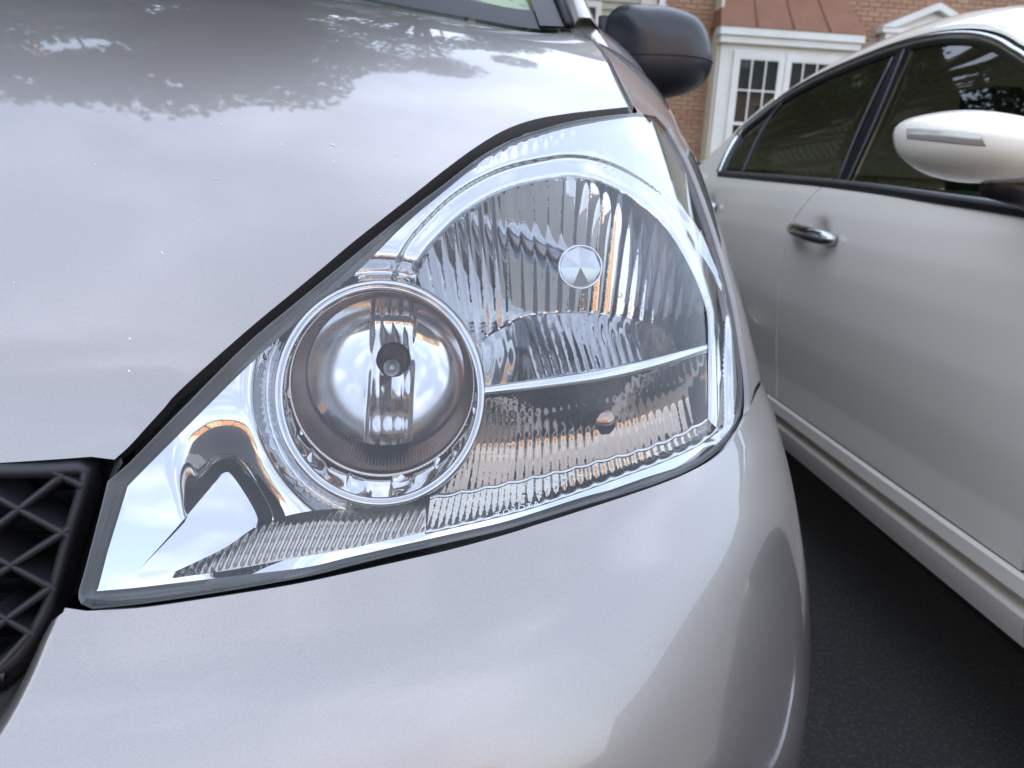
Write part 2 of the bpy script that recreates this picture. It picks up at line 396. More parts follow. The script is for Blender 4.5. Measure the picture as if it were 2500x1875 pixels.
v2, f2 = cdt(half, [], .016)
V = np.column_stack([v2, hoodZ(v2[:, 0], v2[:, 1])])
Vm = V.copy(); Vm[:, 0] = 2*XL-Vm[:, 0]; Fm = f2[:, ::-1]+len(V)
hood = obj('hood', np.vstack([V, Vm]), list(f2)+list(Fm), 'silver_paint', van, thick=.012, flip='cam')

# bumper cover: lower skin from the headlamp's lower edge round the corner and back along the side
bt = to_uz(crv(BUMP_TOP, 70))
sil_u = bt[-1, 0]
GR_FOLD = [(164, 1488), (140, 1545), (118, 1600), (90, 1662), (50, 1737), (0, 1811), (-120, 1960), (-330, 2160)]
gf = to_uz(crv(GR_FOLD, 40))
print('bumper top', bt[0], bt[30], bt[-1], 'fold', gf[0], gf[-1])
outer = np.vstack([bt, [(bt[-1, 0]+.03, bt[-1, 1]+.004), (bt[-1, 0]+.10, bt[-1, 1]), (bt[-1, 0]+.19, bt[-1, 1]-.02), (bt[-1, 0]+.20, .30), (bt[-1, 0]+.15, .20), (0.0, .20), (0.0, gf[-1, 1]-.02)], gf[::-1]])
v2, f2 = cdt(outer, [], .012)
V = S(v2[:, 0], v2[:, 1])
bumper = obj('bumper', V, f2, 'silver_paint', van, thick=.004, flip='cam')
# fender: skin right of the lamp and hood gap, running back along the side
lr = LP(crv(LENS_RIGHT[1:10], 50), 0.)
lr_uz = np.stack([uofP(lr)[0], lr[:, 2]], 1)[::-1]
ub = 2.4
outer = np.vstack([lr_uz, [(lr_uz[-1, 0]+.05, .985), (ub, .985), (ub, .25), (1.9, .25), (1.75, .55), (1.5, .62), (1.25, .52), (bt[-1, 0]+.205, .36), (bt[-1, 0]+.194, bt[-1, 1]-.02), (bt[-1, 0]+.10, bt[-1, 1]+.004), (bt[-1, 0]+.03, bt[-1, 1]+.008)]])
v2, f2 = cdt(outer, [], .016)
fender = obj('fender', S(v2[:, 0], v2[:, 1]), f2, 'silver_paint', van, thick=.004, flip='cam')
fen_top = hit(crv(FENDER_EDGE, 30)+np.stack([np.linspace(15, 7, 30), np.linspace(-4, -2, 30)], 1), hoodF)
tail = fen_top[-1]+np.stack([np.full(24, 0.), np.linspace(.02, 1.3, 24), .16*(1-np.exp(-np.linspace(.02, 1.3, 24)/.4))], 1)
topline = np.vstack([fen_top, tail]); rows = [topline+np.array([-.004, 0, -.02])]
for k in np.linspace(0, 1, 18):
    a = k*math.pi/2; r_ = topline.copy(); side = np.interp(topline[:, 1], [.84, .9, 1.1, 1.5], [.240, .262, .282, .298])
    r_[:, 0] += (side-topline[:, 0])*math.sin(a)**2; r_[:, 2] -= .085*(1-math.cos(a)); rows.append(r_)
gapL = hit(crv(FENDER_EDGE, 30)+np.array([-3, 0]), hoodF); obj('hood_gap', *grid([gapL+np.array([0, 0, -.006]), (gapL+fen_top)/2+np.array([0, 0, -.014]), fen_top+np.array([.004, 0, -.006])]), 'rubber', van)  # black strip sunk between hood and fender, standing in for the gap's shade
V, Fc = grid(rows); obj('fender_shoulder', V, Fc, 'silver_paint', fender, flip='out')

# rest of the body: cowl, pillar, roof, side, wheels
def shell_loft(rows, name, m, parent, **k): V, Fc = grid(rows); return obj(name, V, Fc, m, parent, flip='out', **k)
GB = [(1396, 74), (1339, 80), (1270, 74), (1203, 62), (1100, 43), (1000, 25), (880, 0)]
cr = np.array([q for q in crv(GB, 22)])
def windP(px):                                  # windscreen plane: rises 30 degrees from the cowl, curved in plan
    n0 = np.array([0, -.56, .83]); p0 = np.array([.17, 1.22, 1.135])
    return hit(px, lambda P: -( -(P-p0)@n0-.10*(.17-P[:, 0])+.09*(.17-P[:, 0])**2), .6, 4)
wb = windP(cr)
def wind_at(P, h): return P+np.array([0, .83, .56])*h
x2 = np.linspace(wb[-1, 0], -.65, 12)[1:]; y2 = wb[-1, 1]-.10*(wb[-1, 0]-x2)+.02; base = np.vstack([wb, np.stack([x2, wb[-1, 1]-.06*(1-np.exp(-(wb[-1, 0]-x2)/.3)), np.full(len(x2), wb[-1, 2])+.03*(1-np.exp(-(wb[-1, 0]-x2)/.3))], 1)])
full = np.vstack([base, np.stack([2*XC-base[::-1][1:, 0], base[::-1][1:, 1], base[::-1][1:, 2]], 1)])
mid = full[:, 0]-XC
rows = []
for h in np.linspace(0, 1.0, 16):
    q = wind_at(full, h*.95); q[:, 0] = XC+mid*(1-.13*h); q[:, 2] -= .10*h*h; rows.append(q)
wind = shell_loft(rows, 'windscreen', 'wind_glass', van)
fr = []
for h in (0, .03, .055):                        # black painted border along the foot and side
    q = wind_at(full, h)+np.array([0, -.0026, .004]); q[:, 0] = XC+mid*(1-.13*h/.95); fr.append(q)
obj('black_border', *grid(fr), 'frit', wind, flip='out')
e0 = [rows[i][0] for i in range(16)]; e1 = [rows[i][0]+np.array([-.045, -.003, .003]) for i in range(16)]
obj('black_border', *grid([np.array(e0)+np.array([0, -.003, .004]), np.array(e1)]), 'frit', wind, flip='out')
sq = [windP(np.array([q]))[0]+np.array([0, .006, -.002]) for q in [(1150, -12), (1183, 0), (1319, 31), (1305, 0), (1296, -30), (1170, -60)]]
obj('inspection_sticker', sq, [(0, 1, 2, 3, 4, 5)], 'sticker', wind, smooth=False)
# A pillar and roof
ccp = np.array([(1392, 70), (1405, 60), (1428, 44), (1448, 62), (1470, 92), (1490, 128), (1470, 126), (1449, 108), (1424, 92), (1404, 82)], float); v2, f2 = cdt(crv(ccp, 60, True), [], 9.)
V = np.array([atY(a, b, 1.175+(92-b)*.0016+.00001*(a-1430)**2) for a, b in v2]); obj('cowl_corner', V, f2, 'silver_paint', van, flip='cam')
pr = []
for dx_, dy_, dz_ in ((.0, -.004, .003), (.006, -.02, .014), (.022, -.022, .014), (.04, .0, .0), (.046, .05, -.01)):
    pr.append(np.array([p+np.array([dx_, dy_, dz_]) for p in e0]))
obj('pillar', *grid(pr), 'silver_paint', van, flip='out')
obj('pillar_seal', *tube(np.array(e0)+np.array([-.004, -.006, .006]), .006, 6), 'rubber', wind)
top = rows[-1]; rr_ = [top]
for k, (b, c) in enumerate(((.15, .045), (.6, .075), (1.6, .07), (2.6, .03), (2.9, -.06))): rr_.append(top+np.array([0, b, c]))
obj('roof', *grid(rr_), 'silver_paint', van, flip='out')
pe = np.array(e0)+np.array([.046, .05, -.01])
win = [pe]+[np.stack([pe[:, 0]+.0, np.maximum(pe[:, 1], y_), pe[:, 2]], 1) for y_ in (2.0, 2.6, 3.6, 4.4)]
V, Fc = grid(win); obj('side_window', V, Fc, 'tint_glass', van)
sx = np.array([(.298, 1.02), (.31, .9), (.325, .75), (.322, .5), (.30, .28)])
obj('side_panel', *grid([[(x, y, z) for x, z in sx] for y in (2.05, 2.9, 3.8, 4.6)]), 'silver_paint', van, flip='out')
obj('side_panel', *grid([[(2*XC-x, y, z) for x, z in sx] for y in (1.2, 2.0, 3.3, 4.6)]), 'silver_paint', van, flip='out')
V, Fc = boxes([(-1.50, 1.35, .9, .2, 4.5, 1.0)]); obj('dashboard', V, Fc, 'cabin_dark', van, smooth=False)
def wheel(parent, x, y, r, w, side):
    an = np.linspace(0, 2*math.pi, 40, endpoint=False)
    prof = [(r*.62, .5), (r*.9, .5), (r*.98, .42), (r, .25), (r, -.25), (r*.98, -.42), (r*.9, -.5), (r*.62, -.5)]
    V, Fc = gridc([np.stack([np.full(40, x+w*b), y+a*np.cos(an), r+a*np.sin(an)], 1) for a, b in prof]); t = obj('wheel', V, Fc, 'tyre', parent)
    prof = [(r*.63, .5*side), (r*.58, .42*side), (r*.5, .30*side), (r*.2, .38*side), (r*.02, .38*side)]
    V, Fc = gridc([np.stack([np.full(40, x+w*b), y+a*np.cos(an), r+a*np.sin(an)], 1) for a, b in prof]); obj('rim', V, Fc, 'rim_metal', t)
    return t
for x, sdn in ((.17, 1), (-1.47, -1)):
    for y in (1.12, 4.0): wheel(van, x, y, .34, .21, sdn)
V, Fc = boxes([(-1.45, .55, .22, .10, 4.5, .70)]); obj('underbody', V, Fc, 'rubber', van, smooth=False)

# door mirror, black
MIR = [(1478, 60), (1500, 22), (1530, 16), (1600, 19), (1650, 31), (1690, 52), (1714, 88), (1725, 135), (1723, 178), (1708, 207), (1680, 227), (1640, 238), (1590, 241), (1530, 238), (1496, 215), (1482, 150)]
def at_plane(px, Y): return np.array([atY(a, b, Y) for a, b in px])
mo = crv(MIR, 64, True); mc = np.array([1603, 130.])
rows = []
for sc_, yy in [(k, 1.62-.11*(1-k**4)**.5) for k in (.001, .2, .4, .55, .68, .78, .86, .92, .96, .985, .997)]+[(1., 1.62), (.985, 1.66), (.94, 1.685), (.90, 1.69), (.001, 1.69)]:
    k = yy/1.62
    rows.append(at_plane(mc+(mo-mc)*sc_, 1.62)+np.array([0, yy-1.62, 0]))
V, Fc = gridc(rows); mir = obj('door_mirror', V, Fc, 'black_gloss', van, flip='out')
a_, b_ = at_plane([(1490, 190)], 1.63)[0], np.array([.22, 1.72, 1.06])
obj('mirror_arm', *tube([a_+np.array([.03, 0, 0]), (a_+b_)/2, b_], [.035, .03, .04], 12), 'black_plastic', mir)
obj('mirror_hinge', *tube([at_plane([(1477, 40)], 1.63)[0], at_plane([(1473, 120)], 1.63)[0], at_plane([(1478, 235)], 1.63)[0]], .012, 10), 'black_plastic', mir)
def on_shell(px, out, cen_, KK, KY, Y0):       # points on a mirror shell
    th_ = np.arctan2(out[:, 1]-cen_[1], out[:, 0]-cen_[0]); R_ = np.hypot(out[:, 0]-cen_[0], out[:, 1]-cen_[1]); q = np.asarray(px, float)-cen_; k_ = np.argsort(th_)
    rr_ = np.interp(np.arctan2(q[:, 1], q[:, 0]), th_[k_], R_[k_], period=2*math.pi); y = np.interp(np.hypot(q[:, 0], q[:, 1])/rr_, KK, KY)
    return np.array([atY(a, b, Y0)+np.array([0, yy-Y0, 0]) for (a, b), yy in zip(px, y)])
kk = np.linspace(0, 1, 60); seam_px = crv([(1492, 143), (1540, 149), (1610, 152), (1670, 157), (1718, 163)], 40)
obj('housing_seam', *tube(on_shell(seam_px, mo, mc, kk, 1.62-.11*(1-kk**4)**.5, 1.62)+np.array([0, -.0002, 0]), .0016, 6), 'rubber', mir)

# ------------------------------------------------------------------ grille
def GP(px, dep=0.):
    px = np.asarray(px, float); Y = lambda P: None
    return hit(px, lambda P: lipY(P[:, 0])-.011+dep+(P[:, 2]-.75)*.15-P[:, 1], .2, 1.6)
def bar(pa, pb, w, dep=.03, bow=0.):
    a, b = np.array(pa, float), np.array(pb, float); t = np.linspace(0, 1, 10)[:, None]; p = a+(b-a)*t
    nrm = np.array([-(b-a)[1], (b-a)[0]]); nrm = nrm/np.linalg.norm(nrm)
    p = p+nrm*bow*(4*t*(1-t)); fl = w*(1+.5*(2*t-1)**6)
    A0, B0 = GP(p-nrm*fl/2, .003), GP(p+nrm*fl/2, .003); M0 = GP(p, 0.)
    Dv = np.array([0, dep, -.004]); V, Fc = grid([A0+Dv, A0, M0, B0, B0+Dv]); return V, Fc
GFR = [(-560, 1150), (-250, 1150), (0, 1149), (120, 1147), (190, 1143), (212, 1150), (207, 1185), (197, 1225), (172, 1305), (139, 1425), (109, 1505), (55, 1588), (0, 1637), (-150, 1730), (-560, 1800)]
gfr = crv(GFR, 90)
nr = np.gradient(gfr, axis=0); nr = np.stack([-nr[:, 1], nr[:, 0]], 1); nr /= np.linalg.norm(nr, axis=1)[:, None]
ins = gfr+nr*20
rows = [GP(gfr-nr*40, .02), GP(gfr-nr*14, .006), GP(gfr, 0), GP(ins, .004), GP(ins, .004)+np.array([0, .035, 0])]
grille = obj('grille', *grid(rows), 'grille_plastic', van, flip='cam')
BARS = [((-60, 1325), (155, 1160)), ((-60, 1436), (172, 1290)), ((-60, 1566), (128, 1433)), ((-20, 1650), (76, 1545)),
        ((125, 1152), (200, 1186)), ((-60, 1187), (165, 1308)), ((-60, 1336), (136, 1440)), ((-20, 1492), (84, 1552)), ((-60, 1640), (10, 1650)),
        ((-260, 1330), (-60, 1187)), ((-260, 1470), (-60, 1325)), ((-260, 1180), (-60, 1325)), ((-260, 1300), (-60, 1436)), ((-260, 1590), (-60, 1436)), ((-260, 1430), (-60, 1566)), ((-260, 1690), (-60, 1566))]
for a, b in BARS:
    V, Fc = bar(a, b, 20); obj('grille_bar', V, Fc, 'grille_plastic', grille, flip='cam')
V, Fc = grid([GP(np.stack([np.linspace(-900, 330, 30), np.full(30, y)], 1), .060) for y in np.linspace(1080, 2000, 24)])
obj('grille_back', V, Fc, 'rubber', grille)
for y in np.arange(1190, 1640, 36.):              # louvres behind the lattice
    xs = np.stack([np.linspace(-300, 205-(y-1150)*.33, 14), np.full(14, y)], 1)
    a = GP(xs, .03); b = GP(xs+np.array([0, 6]), .058); obj('louvre', *grid([a, b]), 'black_plastic', grille)

# bumper edge turned in towards the grille
GF2 = [(186, 1478), (160, 1500), (122, 1560), (92, 1606), (45, 1652), (0, 1680), (-100, 1740), (-300, 1800)]
fo = crv(GR_FOLD, 40); gi = crv(GF2, 40); A3 = S(gf[:, 0], gf[:, 1]); B3 = GP(gi, .03); rows = []
T3 = S(gf[:, 0]-.02, gf[:, 1]-.012)-A3; T3 /= np.linalg.norm(T3, axis=1)[:, None]; P1 = A3+T3*.020
for t in np.linspace(0, 1, 18): rows.append(A3*(1-t)**2+2*P1*t*(1-t)+B3*t*t)
V, Fc = grid(rows); obj('bumper_lip', V, Fc, 'silver_paint', bumper, flip='cam')

# ------------------------------------------------------------------ headlight
L3 = LP(lens_out, 0.); Lc = L3.mean(0)
hl = obj('headlight', *gridc([LP(lens_out, .030)+(Lc-L3)*.004, LP(lens_out, .07)+(Lc-L3)*.05, L3+SH*.17+(Lc-L3)*.25, L3+SH*.20+(Lc-L3)*.97]), 'black_plastic', van)
def region(name, outer, holes, off, step, m, parent=hl, lines=(), **k):
    v2, f2 = cdt(outer, holes, step, lines); P = LP(v2, off(v2) if callable(off) else off); return obj(name, P, f2, m, parent, flip='cam', **k)
def strip(name, A, oa, B, ob, m, n=80, rows=2, bulge=0., closed=False, parent=hl, resample=True, thick=0):
    A = crv(A, n, closed) if resample else np.asarray(A); B = crv(B, n, closed) if resample else np.asarray(B); rr = []
    for t in np.linspace(0, 1, rows): rr.append(LP(A+(B-A)*t, oa+(ob-oa)*t-bulge*4*t*(1-t)))
    V, Fc = gridc(rr) if closed else grid(rr); return obj(name, V, Fc, m, parent, flip='cam', thick=thick)
def ell(cx, cy, rx, ry, n=240, rot=0.):
    a = np.linspace(0, 2*math.pi, n, endpoint=False); x, y = rx*np.cos(a), ry*np.sin(a); c, s = math.cos(rot), math.sin(rot)
    return np.stack([cx+c*x-s*y, cy+s*x+c*y], 1)
def sstep(x, a, b): t = np.clip((x-a)/(b-a), 0, 1); return t*t*(3-2*t)

# flange line: where the clear face ends in the dark sealing edge
IN_TOP = [(312, 1187), (360, 1138), (430, 1068), (510, 988), (600, 899), (700, 808), (800, 722), (880, 656), (980, 556), (1080, 470), (1150, 412), (1215, 368), (1280, 337), (1380, 307), (1480, 289), (1556, 281)]
IN_RIGHT = [(1597, 288), (1626, 323), (1667, 400), (1709, 505), (1751, 635), (1783, 758), (1800, 869), (1807, 948), (1800, 1010), (1773, 1060), (1726, 1102), (1660, 1138), (1575, 1166)]
IN_BOT = [(1490, 1196), (1412, 1217), (1242, 1271), (1100, 1304), (971, 1333), (850, 1361), (747, 1385), (600, 1403), (448, 1421), (330, 1435), (236, 1443)]
IN_LEFT = [(240, 1436), (262, 1350)]
in_out = np.vstack([crv(IN_TOP, 70), crv(IN_RIGHT, 60), crv(IN_BOT, 60), crv(IN_LEFT, 12)])
NR = 200
def rs(poly):       # closed outline evenly resampled by arc length, without smoothing
    p = np.vstack([poly, poly[:1]]); s = np.r_[0, np.cumsum(np.linalg.norm(np.diff(p, axis=0), axis=1))]; u = np.linspace(0, s[-1], 401)[:-1]
    return np.stack([np.interp(u, s, p[:, 0]), np.interp(u, s, p[:, 1])], 1)
# pair flange outlines point by point through their four sides
A_ = np.vstack([crv(LENS_TOP, 70), crv(LENS_RIGHT, 60), crv(LENS_BOT, 60), crv(LENS_LEFT, 12)])
flr = []
for t, o_ in ((0, .0015), (.08, .0015), (.25, .006), (.6, .010), (1, .012)): flr.append(LP(A_+(in_out-A_)*t, o_))
obj('seal_flange', *gridc(flr), 'flange', hl, flip='cam')
region('lens', lens_out, [], 0., 13, 'lens_clear')

# openings
LOW_ARC = [(1017, 668), (1030, 636), (1058, 597), (1126, 529), (1194, 484), (1262, 456), (1352, 437), (1400, 433), (1465, 446), (1533, 480), (1601, 531), (1646, 585), (1691, 666), (1714, 722), (1726, 760)]
FLOOR_ARC = [(1161, 842), (1190, 822), (1230, 800), (1289, 772), (1397, 764), (1510, 772), (1600, 795), (1668, 820), (1726, 846)]
BAR_T = [(1184, 945), (1329, 924), (1450, 905), (1578, 878), (1660, 857), (1727, 840)]
BAR_B = [(1184, 967), (1329, 951), (1488, 928), (1610, 898), (1727, 860)]
la, fa, b1, b2 = crv(LOW_ARC, 80), crv(FLOOR_ARC, 40), crv(BAR_T, 40), crv(BAR_B, 40)
RING = ell(926, 960, 260, 280, 240)
# the arc's foot runs down beside the ring
_a = np.linspace(R(-25), R(-66), 24); side = np.stack([926+258*np.cos(_a), 960+278*np.sin(_a)], 1)
low_open = np.vstack([la, fa[::-1], side[1:]])
CH_B = [(1727, 1024), (1650, 1066), (1560, 1100), (1480, 1121), (1400, 1143), (1300, 1166), (1180, 1192), (1050, 1215)]     # wavy front lip of the lower chamber
CH_B2 = [(1752, 1047), (1700, 1086), (1620, 1122), (1540, 1152), (1412, 1198), (1290, 1238), (1169, 1269), (1040, 1298)]
chb = crv(CH_B, 160)
chamber = np.vstack([b2, chb[:], [(1090, 1180), (1140, 1120), (1172, 1050)]])
low_all = np.vstack([la, b2[::-1][:0], np.array([(1727, 1024)]), chb, [(1000, 1225)]])
POCKET = [(334, 1400), (362, 1366), (440, 1278), (530, 1172), (549, 1153), (566, 1160), (604, 1215), (628, 1262), (624, 1284), (600, 1302), (548, 1338), (470, 1376), (400, 1406), (352, 1414)]
pk = crv(POCKET, 90, True)
FL_T = [(420, 1398), (500, 1350), (600, 1300), (690, 1262), (780, 1245), (850, 1243), (960, 1236), (1040, 1226)]
FL_B = [(420, 1412), (560, 1392), (700, 1366), (850, 1340), (971, 1314), (1040, 1298)]
flu = np.vstack([crv(FL_T, 60), crv(FL_B, 40)[::-1]])
big_hole = np.vstack([la, [(1729, 800), (1729, 1024)], crv([(1729, 1024), (1752, 1047)], 4)[1:], crv(CH_B2, 60)[1:], crv(FL_B, 40)[::-1][1:], crv(FL_T, 60)[1:-6]])
def ringd(v): return np.abs(np.hypot((v[:, 0]-926)/260, (v[:, 1]-960)/280)-1)*270
lo_line = np.vstack([la, [(1729, 1024)]])
def bez(v):
    d = pdist(v, lo_line, False); dp = pdist(v, pk); dr = np.hypot((v[:, 0]-926)/260, (v[:, 1]-960)/280)
    o = .010+.010*sstep(60-d, 0, 16)+.006*np.exp(-d/7)
    mw = sstep(v[:, 0]+(1400-v[:, 1])*.35, 490, 570); o = o+mw*(.012*np.exp(-(dp/20)**2)+.017*np.exp(-(dp/92)**2))                               # moat beside the pocket
    out = np.clip((dr-1)*270, 0, None); o = o+.020*np.exp(-(out/38)**2)-.012*np.exp(-(out/9)**2)
    rb = crv([(1175, 402), (1250, 365), (1330, 345), (1405, 335)], 30); o = o+.0016*np.exp(-(pdist(v, rb, False)/15)**2)*np.abs(np.sin(v[:, 0]/8.2))
    return o
bez_holes = [RING, pk, big_hole]
region('bezel', in_out, bez_holes, bez, 7.5, 'chrome')
# pocket: long raised cone in the inner corner
def pko(v):
    return .0095+.00003*(1412-v[:, 1])
region('cone_insert', pk, [], pko, 7, 'chrome')

# low-beam reflector: deep fluted bowl
cen = np.array([1417., 690.])
def rho(v, poly):
    d = v-cen; th = np.arctan2(d[:, 1], d[:, 0]); q = poly-cen; tq = np.arctan2(q[:, 1], q[:, 0]); rq = np.hypot(q[:, 0], q[:, 1]); k = np.argsort(tq)
    return np.hypot(d[:, 0], d[:, 1])/np.interp(th, tq[k], rq[k], period=2*math.pi)
def lowo(v):
    r2 = ((v[:, 0]-1395)/345)**2+((v[:, 1]-730)/300)**2; o = .026+.00025*np.clip(v[:, 1]-433, 0, 420)+.026*(1-np.clip(r2, 0, 1.2))
    x = v[:, 0]+(v[:, 1]-650)*.07+(v[:, 0]-1417)*.0006*(v[:, 1]-650)
    edges = np.array([960+31.*k for k in range(28)])
    i = np.clip(np.searchsorted(edges, x)-1, 0, len(edges)-2); w = edges[i+1]-edges[i]; t = (x-edges[i])/w-.5
    amp = .0011*(.6+.1*((i*37) % 9)); sgn = -1; lv = 0
    o = o+amp*sgn*(1-4*t*t)*1.3
    o = o+.0002*np.sin(v[:, 1]/37+x/90)       # moulding waviness
    return o
LE = [960+31.*k for k in range(28)]
yy_ = np.arange(434, 900, 4.6); q_ = yy_-650
lines = [np.stack([(e-.07*q_+1417*.0006*q_)/(1+.0006*q_), yy_], 1) for e in LE]
lowref = region('low_beam_reflector', low_open, [ell(1417, 652, 30, 30, 40)], lowo, 4.6, 'reflector', lines=lines)
wall = np.vstack([la, fa[::-1][:1]])
V, Fc = grid([LP(la, .020), LP(la+np.array([0, .5]), .024), LP(la, lowo(la)+.002)]); obj('reflector_rim', V, Fc, 'chrome', hl, flip='cam')
# fluted floor between reflector and shelf
_a = np.linspace(R(-3), R(-24.5), 10); floor = np.vstack([fa, b1[::-1], np.stack([926+258*np.cos(_a), 960+278*np.sin(_a)], 1)]); xs_ = np.linspace(0, 1, 40)
def flo(v):
    ya = np.interp(v[:, 0], fa[:, 0], fa[:, 1]); yb = np.interp(v[:, 0], b1[:, 0], b1[:, 1]); t = np.clip((v[:, 1]-ya)/np.maximum(yb-ya, 5), 0, 1)
    o = (lowo(np.stack([v[:, 0], ya], 1))-.002)*(1-t)+.020*t; x = v[:, 0]-(v[:, 1]-860)*.28
    inn = sstep(x, 1290, 1300)*sstep(1570-x, 0, 10); ph_ = (x/21.) % 1-.5
    o = o+inn*.0022*(4*ph_*ph_)*(.5+t)+(1-inn)*.002*np.sin(x/26.+np.sin(v[:, 1]/30))
    return o+.00025*np.sin(v[:, 1]/14.+x/27)*np.sin(x/19)
yy_ = np.arange(760, 952, 4.6); region('reflector_floor', floor, [], flo, 4.6, 'reflector', lines=[np.stack([e+(yy_-860)*.28, yy_], 1) for e in np.arange(1302, 1570, 21.)])
V, Fc = grid([LP(b1, .022), LP(b1+np.array([0, -2]), .016), LP(b1+(b2-b1)*.25, .012), LP(b1+(b2-b1)*.75, .0125), LP(b2, .016), LP(b2+np.array([0, 1]), .05)])
obj('divider_bar', V, Fc, 'chrome', hl, flip='cam')
# lower chamber
def cho(v):
    yb = np.interp(v[:, 0], b2[:, 0], b2[:, 1]); yc = np.interp(-v[:, 0], -chb[:, 0], chb[:, 1]); t = np.clip((v[:, 1]-yb)/np.maximum(yc-yb, 5), 0, 1)
    ex = np.clip(1-np.abs(v[:, 0]-1450)/310, 0, 1)
    o = .022+(.040*np.clip(t, 0, 1)**.8+.012*np.sin(math.pi*np.clip(t, 0, 1)))*(.45+.55*ex**.6)
    x = v[:, 0]-(v[:, 1]-1050)*(v[:, 0]-1350)*.0007; w = np.where(x < 1250, 14., 20.); f_ = (x/w) % 1-.5
    return o+.0013*(w/20)*(.5+.5*np.cos(2*math.pi*f_))*(1-.6*sstep(t, .2, .3)*sstep(.55-t, 0, .1))
yy_ = np.arange(850, 1220, 4.8); q_ = yy_-1050; chm = region('signal_reflector', chamber, [], cho, 4.8, 'smoked', lines=[np.stack([(e-.945*q_)/(1-.0007*q_), yy_], 1) for e in list(np.arange(1050, 1250, 7.))+list(np.arange(1260, 1740, 10.))])
# wavy lip and the fluted tray in front of it
k_ = np.arange(160); wav = np.abs(np.sin(np.cumsum(np.linspace(.30, .22, 160))))*5
lipA = chb+np.array([0., 1.])*(wav[:, None]-3)
V, Fc = grid([LP(lipA+np.array([0, -5]), .026), LP(lipA+np.array([0, -1]), .019), LP(lipA+np.array([0, 4]), .019), LP(lipA+np.array([0, 8]), .024)]); obj('chamber_lip', V, Fc, 'chrome', hl, flip='cam')
tray = np.vstack([chb, crv(CH_B2, 120)[::-1]])
def tro(v):
    d = pdist(v, crv(CH_B2, 60), False); D_ = pdist(v, chb[::3], False); t = D_/(D_+d+1e-6)
    x = v[:, 0]-(v[:, 1]-1150)*(v[:, 0]-1300)*.0010; w = np.where(x < 1280, 14., 20.); f_ = (x/w) % 1-.5
    return .020+.003*t+.0016*(w/20)*(.5+.5*np.cos(2*math.pi*f_))
yy_ = np.arange(1020, 1290, 4.6); q_ = yy_-1150; region('signal_tray', tray, [], tro, 4.6, 'flute', lines=[np.stack([(e-1.3*q_)/(1-.001*q_), yy_], 1) for e in list(np.arange(1036, 1280, 7.))+list(np.arange(1280, 1760, 10.))])
c2_ = crv(CH_B2, 160); w2 = np.abs(np.sin(np.arange(160)*.36))*7
V, Fc = grid([LP(c2_+np.stack([0*w2, w2-8], 1), .013), LP(c2_+np.stack([0*w2, w2-4], 1), .009), LP(c2_+np.array([0, 5]), .009), LP(c2_+np.array([0, 9]), .012)]); obj('tray_lip', V, Fc, 'chrome', hl, flip='cam')
# fluted strip along the inner lower edge
def fto(v):
    x = v[:, 0]+(v[:, 1]-1330)*.42; f_ = (x/17.) % 1-.5; e = pdist(v, flu)
    return .014+.0034*(4*f_*f_)*np.clip(e/10, 0, 1)+.012*np.exp(-pdist(v, crv(FL_T, 40), False)/16)
yy_ = np.arange(1226, 1412, 4.2); region('fluted_strip', flu, [], fto, 4.2, 'flute', lines=[np.stack([e-(yy_-1330)*.42, yy_], 1) for e in np.arange(408, 1080, 17.)])
# bulb shield with facets
def disc(cx, cy, r, off, n=6, start=0., depth=.006):
    V, Fc = [], []; an = np.linspace(0, 2*math.pi, 49); c_ = LP([(cx, cy)], off-depth)[0]; ed = LP([(cx+r*math.cos(a), cy+r*math.sin(a)) for a in an], off)
    return c_, ed
cb = LP([(1417, 652)], .0205)[0]
ang = [R(a) for a in (-140, -95, -48, 8, 62, 112, 176)]
sh = None
for i in range(len(ang)):
    a0 = ang[i]; a1 = ang[(i+1) % len(ang)]+(2*math.pi if i == len(ang)-1 else 0)
    aa = np.linspace(a0, a1, 9); E_ = LP([(1417+52*math.cos(a), 652+52*math.sin(a)) for a in aa], .036)
    nf = np.cross(E_[0]-cb, E_[-1]-cb); dr_ = rays([(1417+52*math.cos(a), 652+52*math.sin(a)) for a in aa]); E_ = C+dr_*(((cb-C)@nf)/(dr_@nf))[:, None]
    V = np.vstack([[cb], E_]); Fc = [(0, j+1, j+2) for j in range(8)]
    if sh is None:
        back = LP(ell(1417, 652, 52, 52, 48), .036); far = LP(ell(1422, 650, 30, 30, 48), .10)
        sh = obj('bulb_shield', *gridc([back, back+np.array([0, .006, 0]), far]), 'chrome_trim', hl, flip='out')
        obj('shield_rim', *tube(np.vstack([back, back[:2]]), .0009, 6), 'chrome', hl)
    o = obj('shield_facet', V, Fc, 'shield_metal', hl, smooth=False, flip='cam')
obj('rivet', *tube(np.vstack([LP(ell(1514, 721, 5, 5, 16), .07)]*1+[LP(ell(1514, 721, 5, 5, 16), .07)[:2]]), .0006, 5), 'chrome', hl)

# high beam: ring, faceted collar, knurled cup, bowl, bulb
def polar(name, Es, m, fl=None, parent=hl, smooth=True):
    rr = [LP(e, o_) if np.isscalar(o_) else LP(e, o_) for e, o_ in Es]; V, Fc = gridc(rr); return obj(name, V, Fc, m, parent, flip='cam', smooth=smooth)
polar('ring', [(ell(926, 960, 262, 282), .030), (ell(926, 960, 260, 280), .016), (ell(926, 960, 257, 276), .010), (ell(926.5, 960, 252, 271), .008), (ell(927, 960.5, 247, 265), .0095), (ell(927, 960.5, 246, 264), .0125), (ell(927, 960.5, 244.5, 262.5), .0105), (ell(928, 961, 240, 258), .010), (ell(928, 961, 237, 254), .013), (ell(928, 961, 236, 253), .022)], 'chrome')
N_ = 240; th = np.linspace(0, 2*math.pi, N_, endpoint=False)
fc = np.floor(th/(2*math.pi)*26); fr_ = th/(2*math.pi)*26-fc; jig = ((fc*53) % 7-3)/3
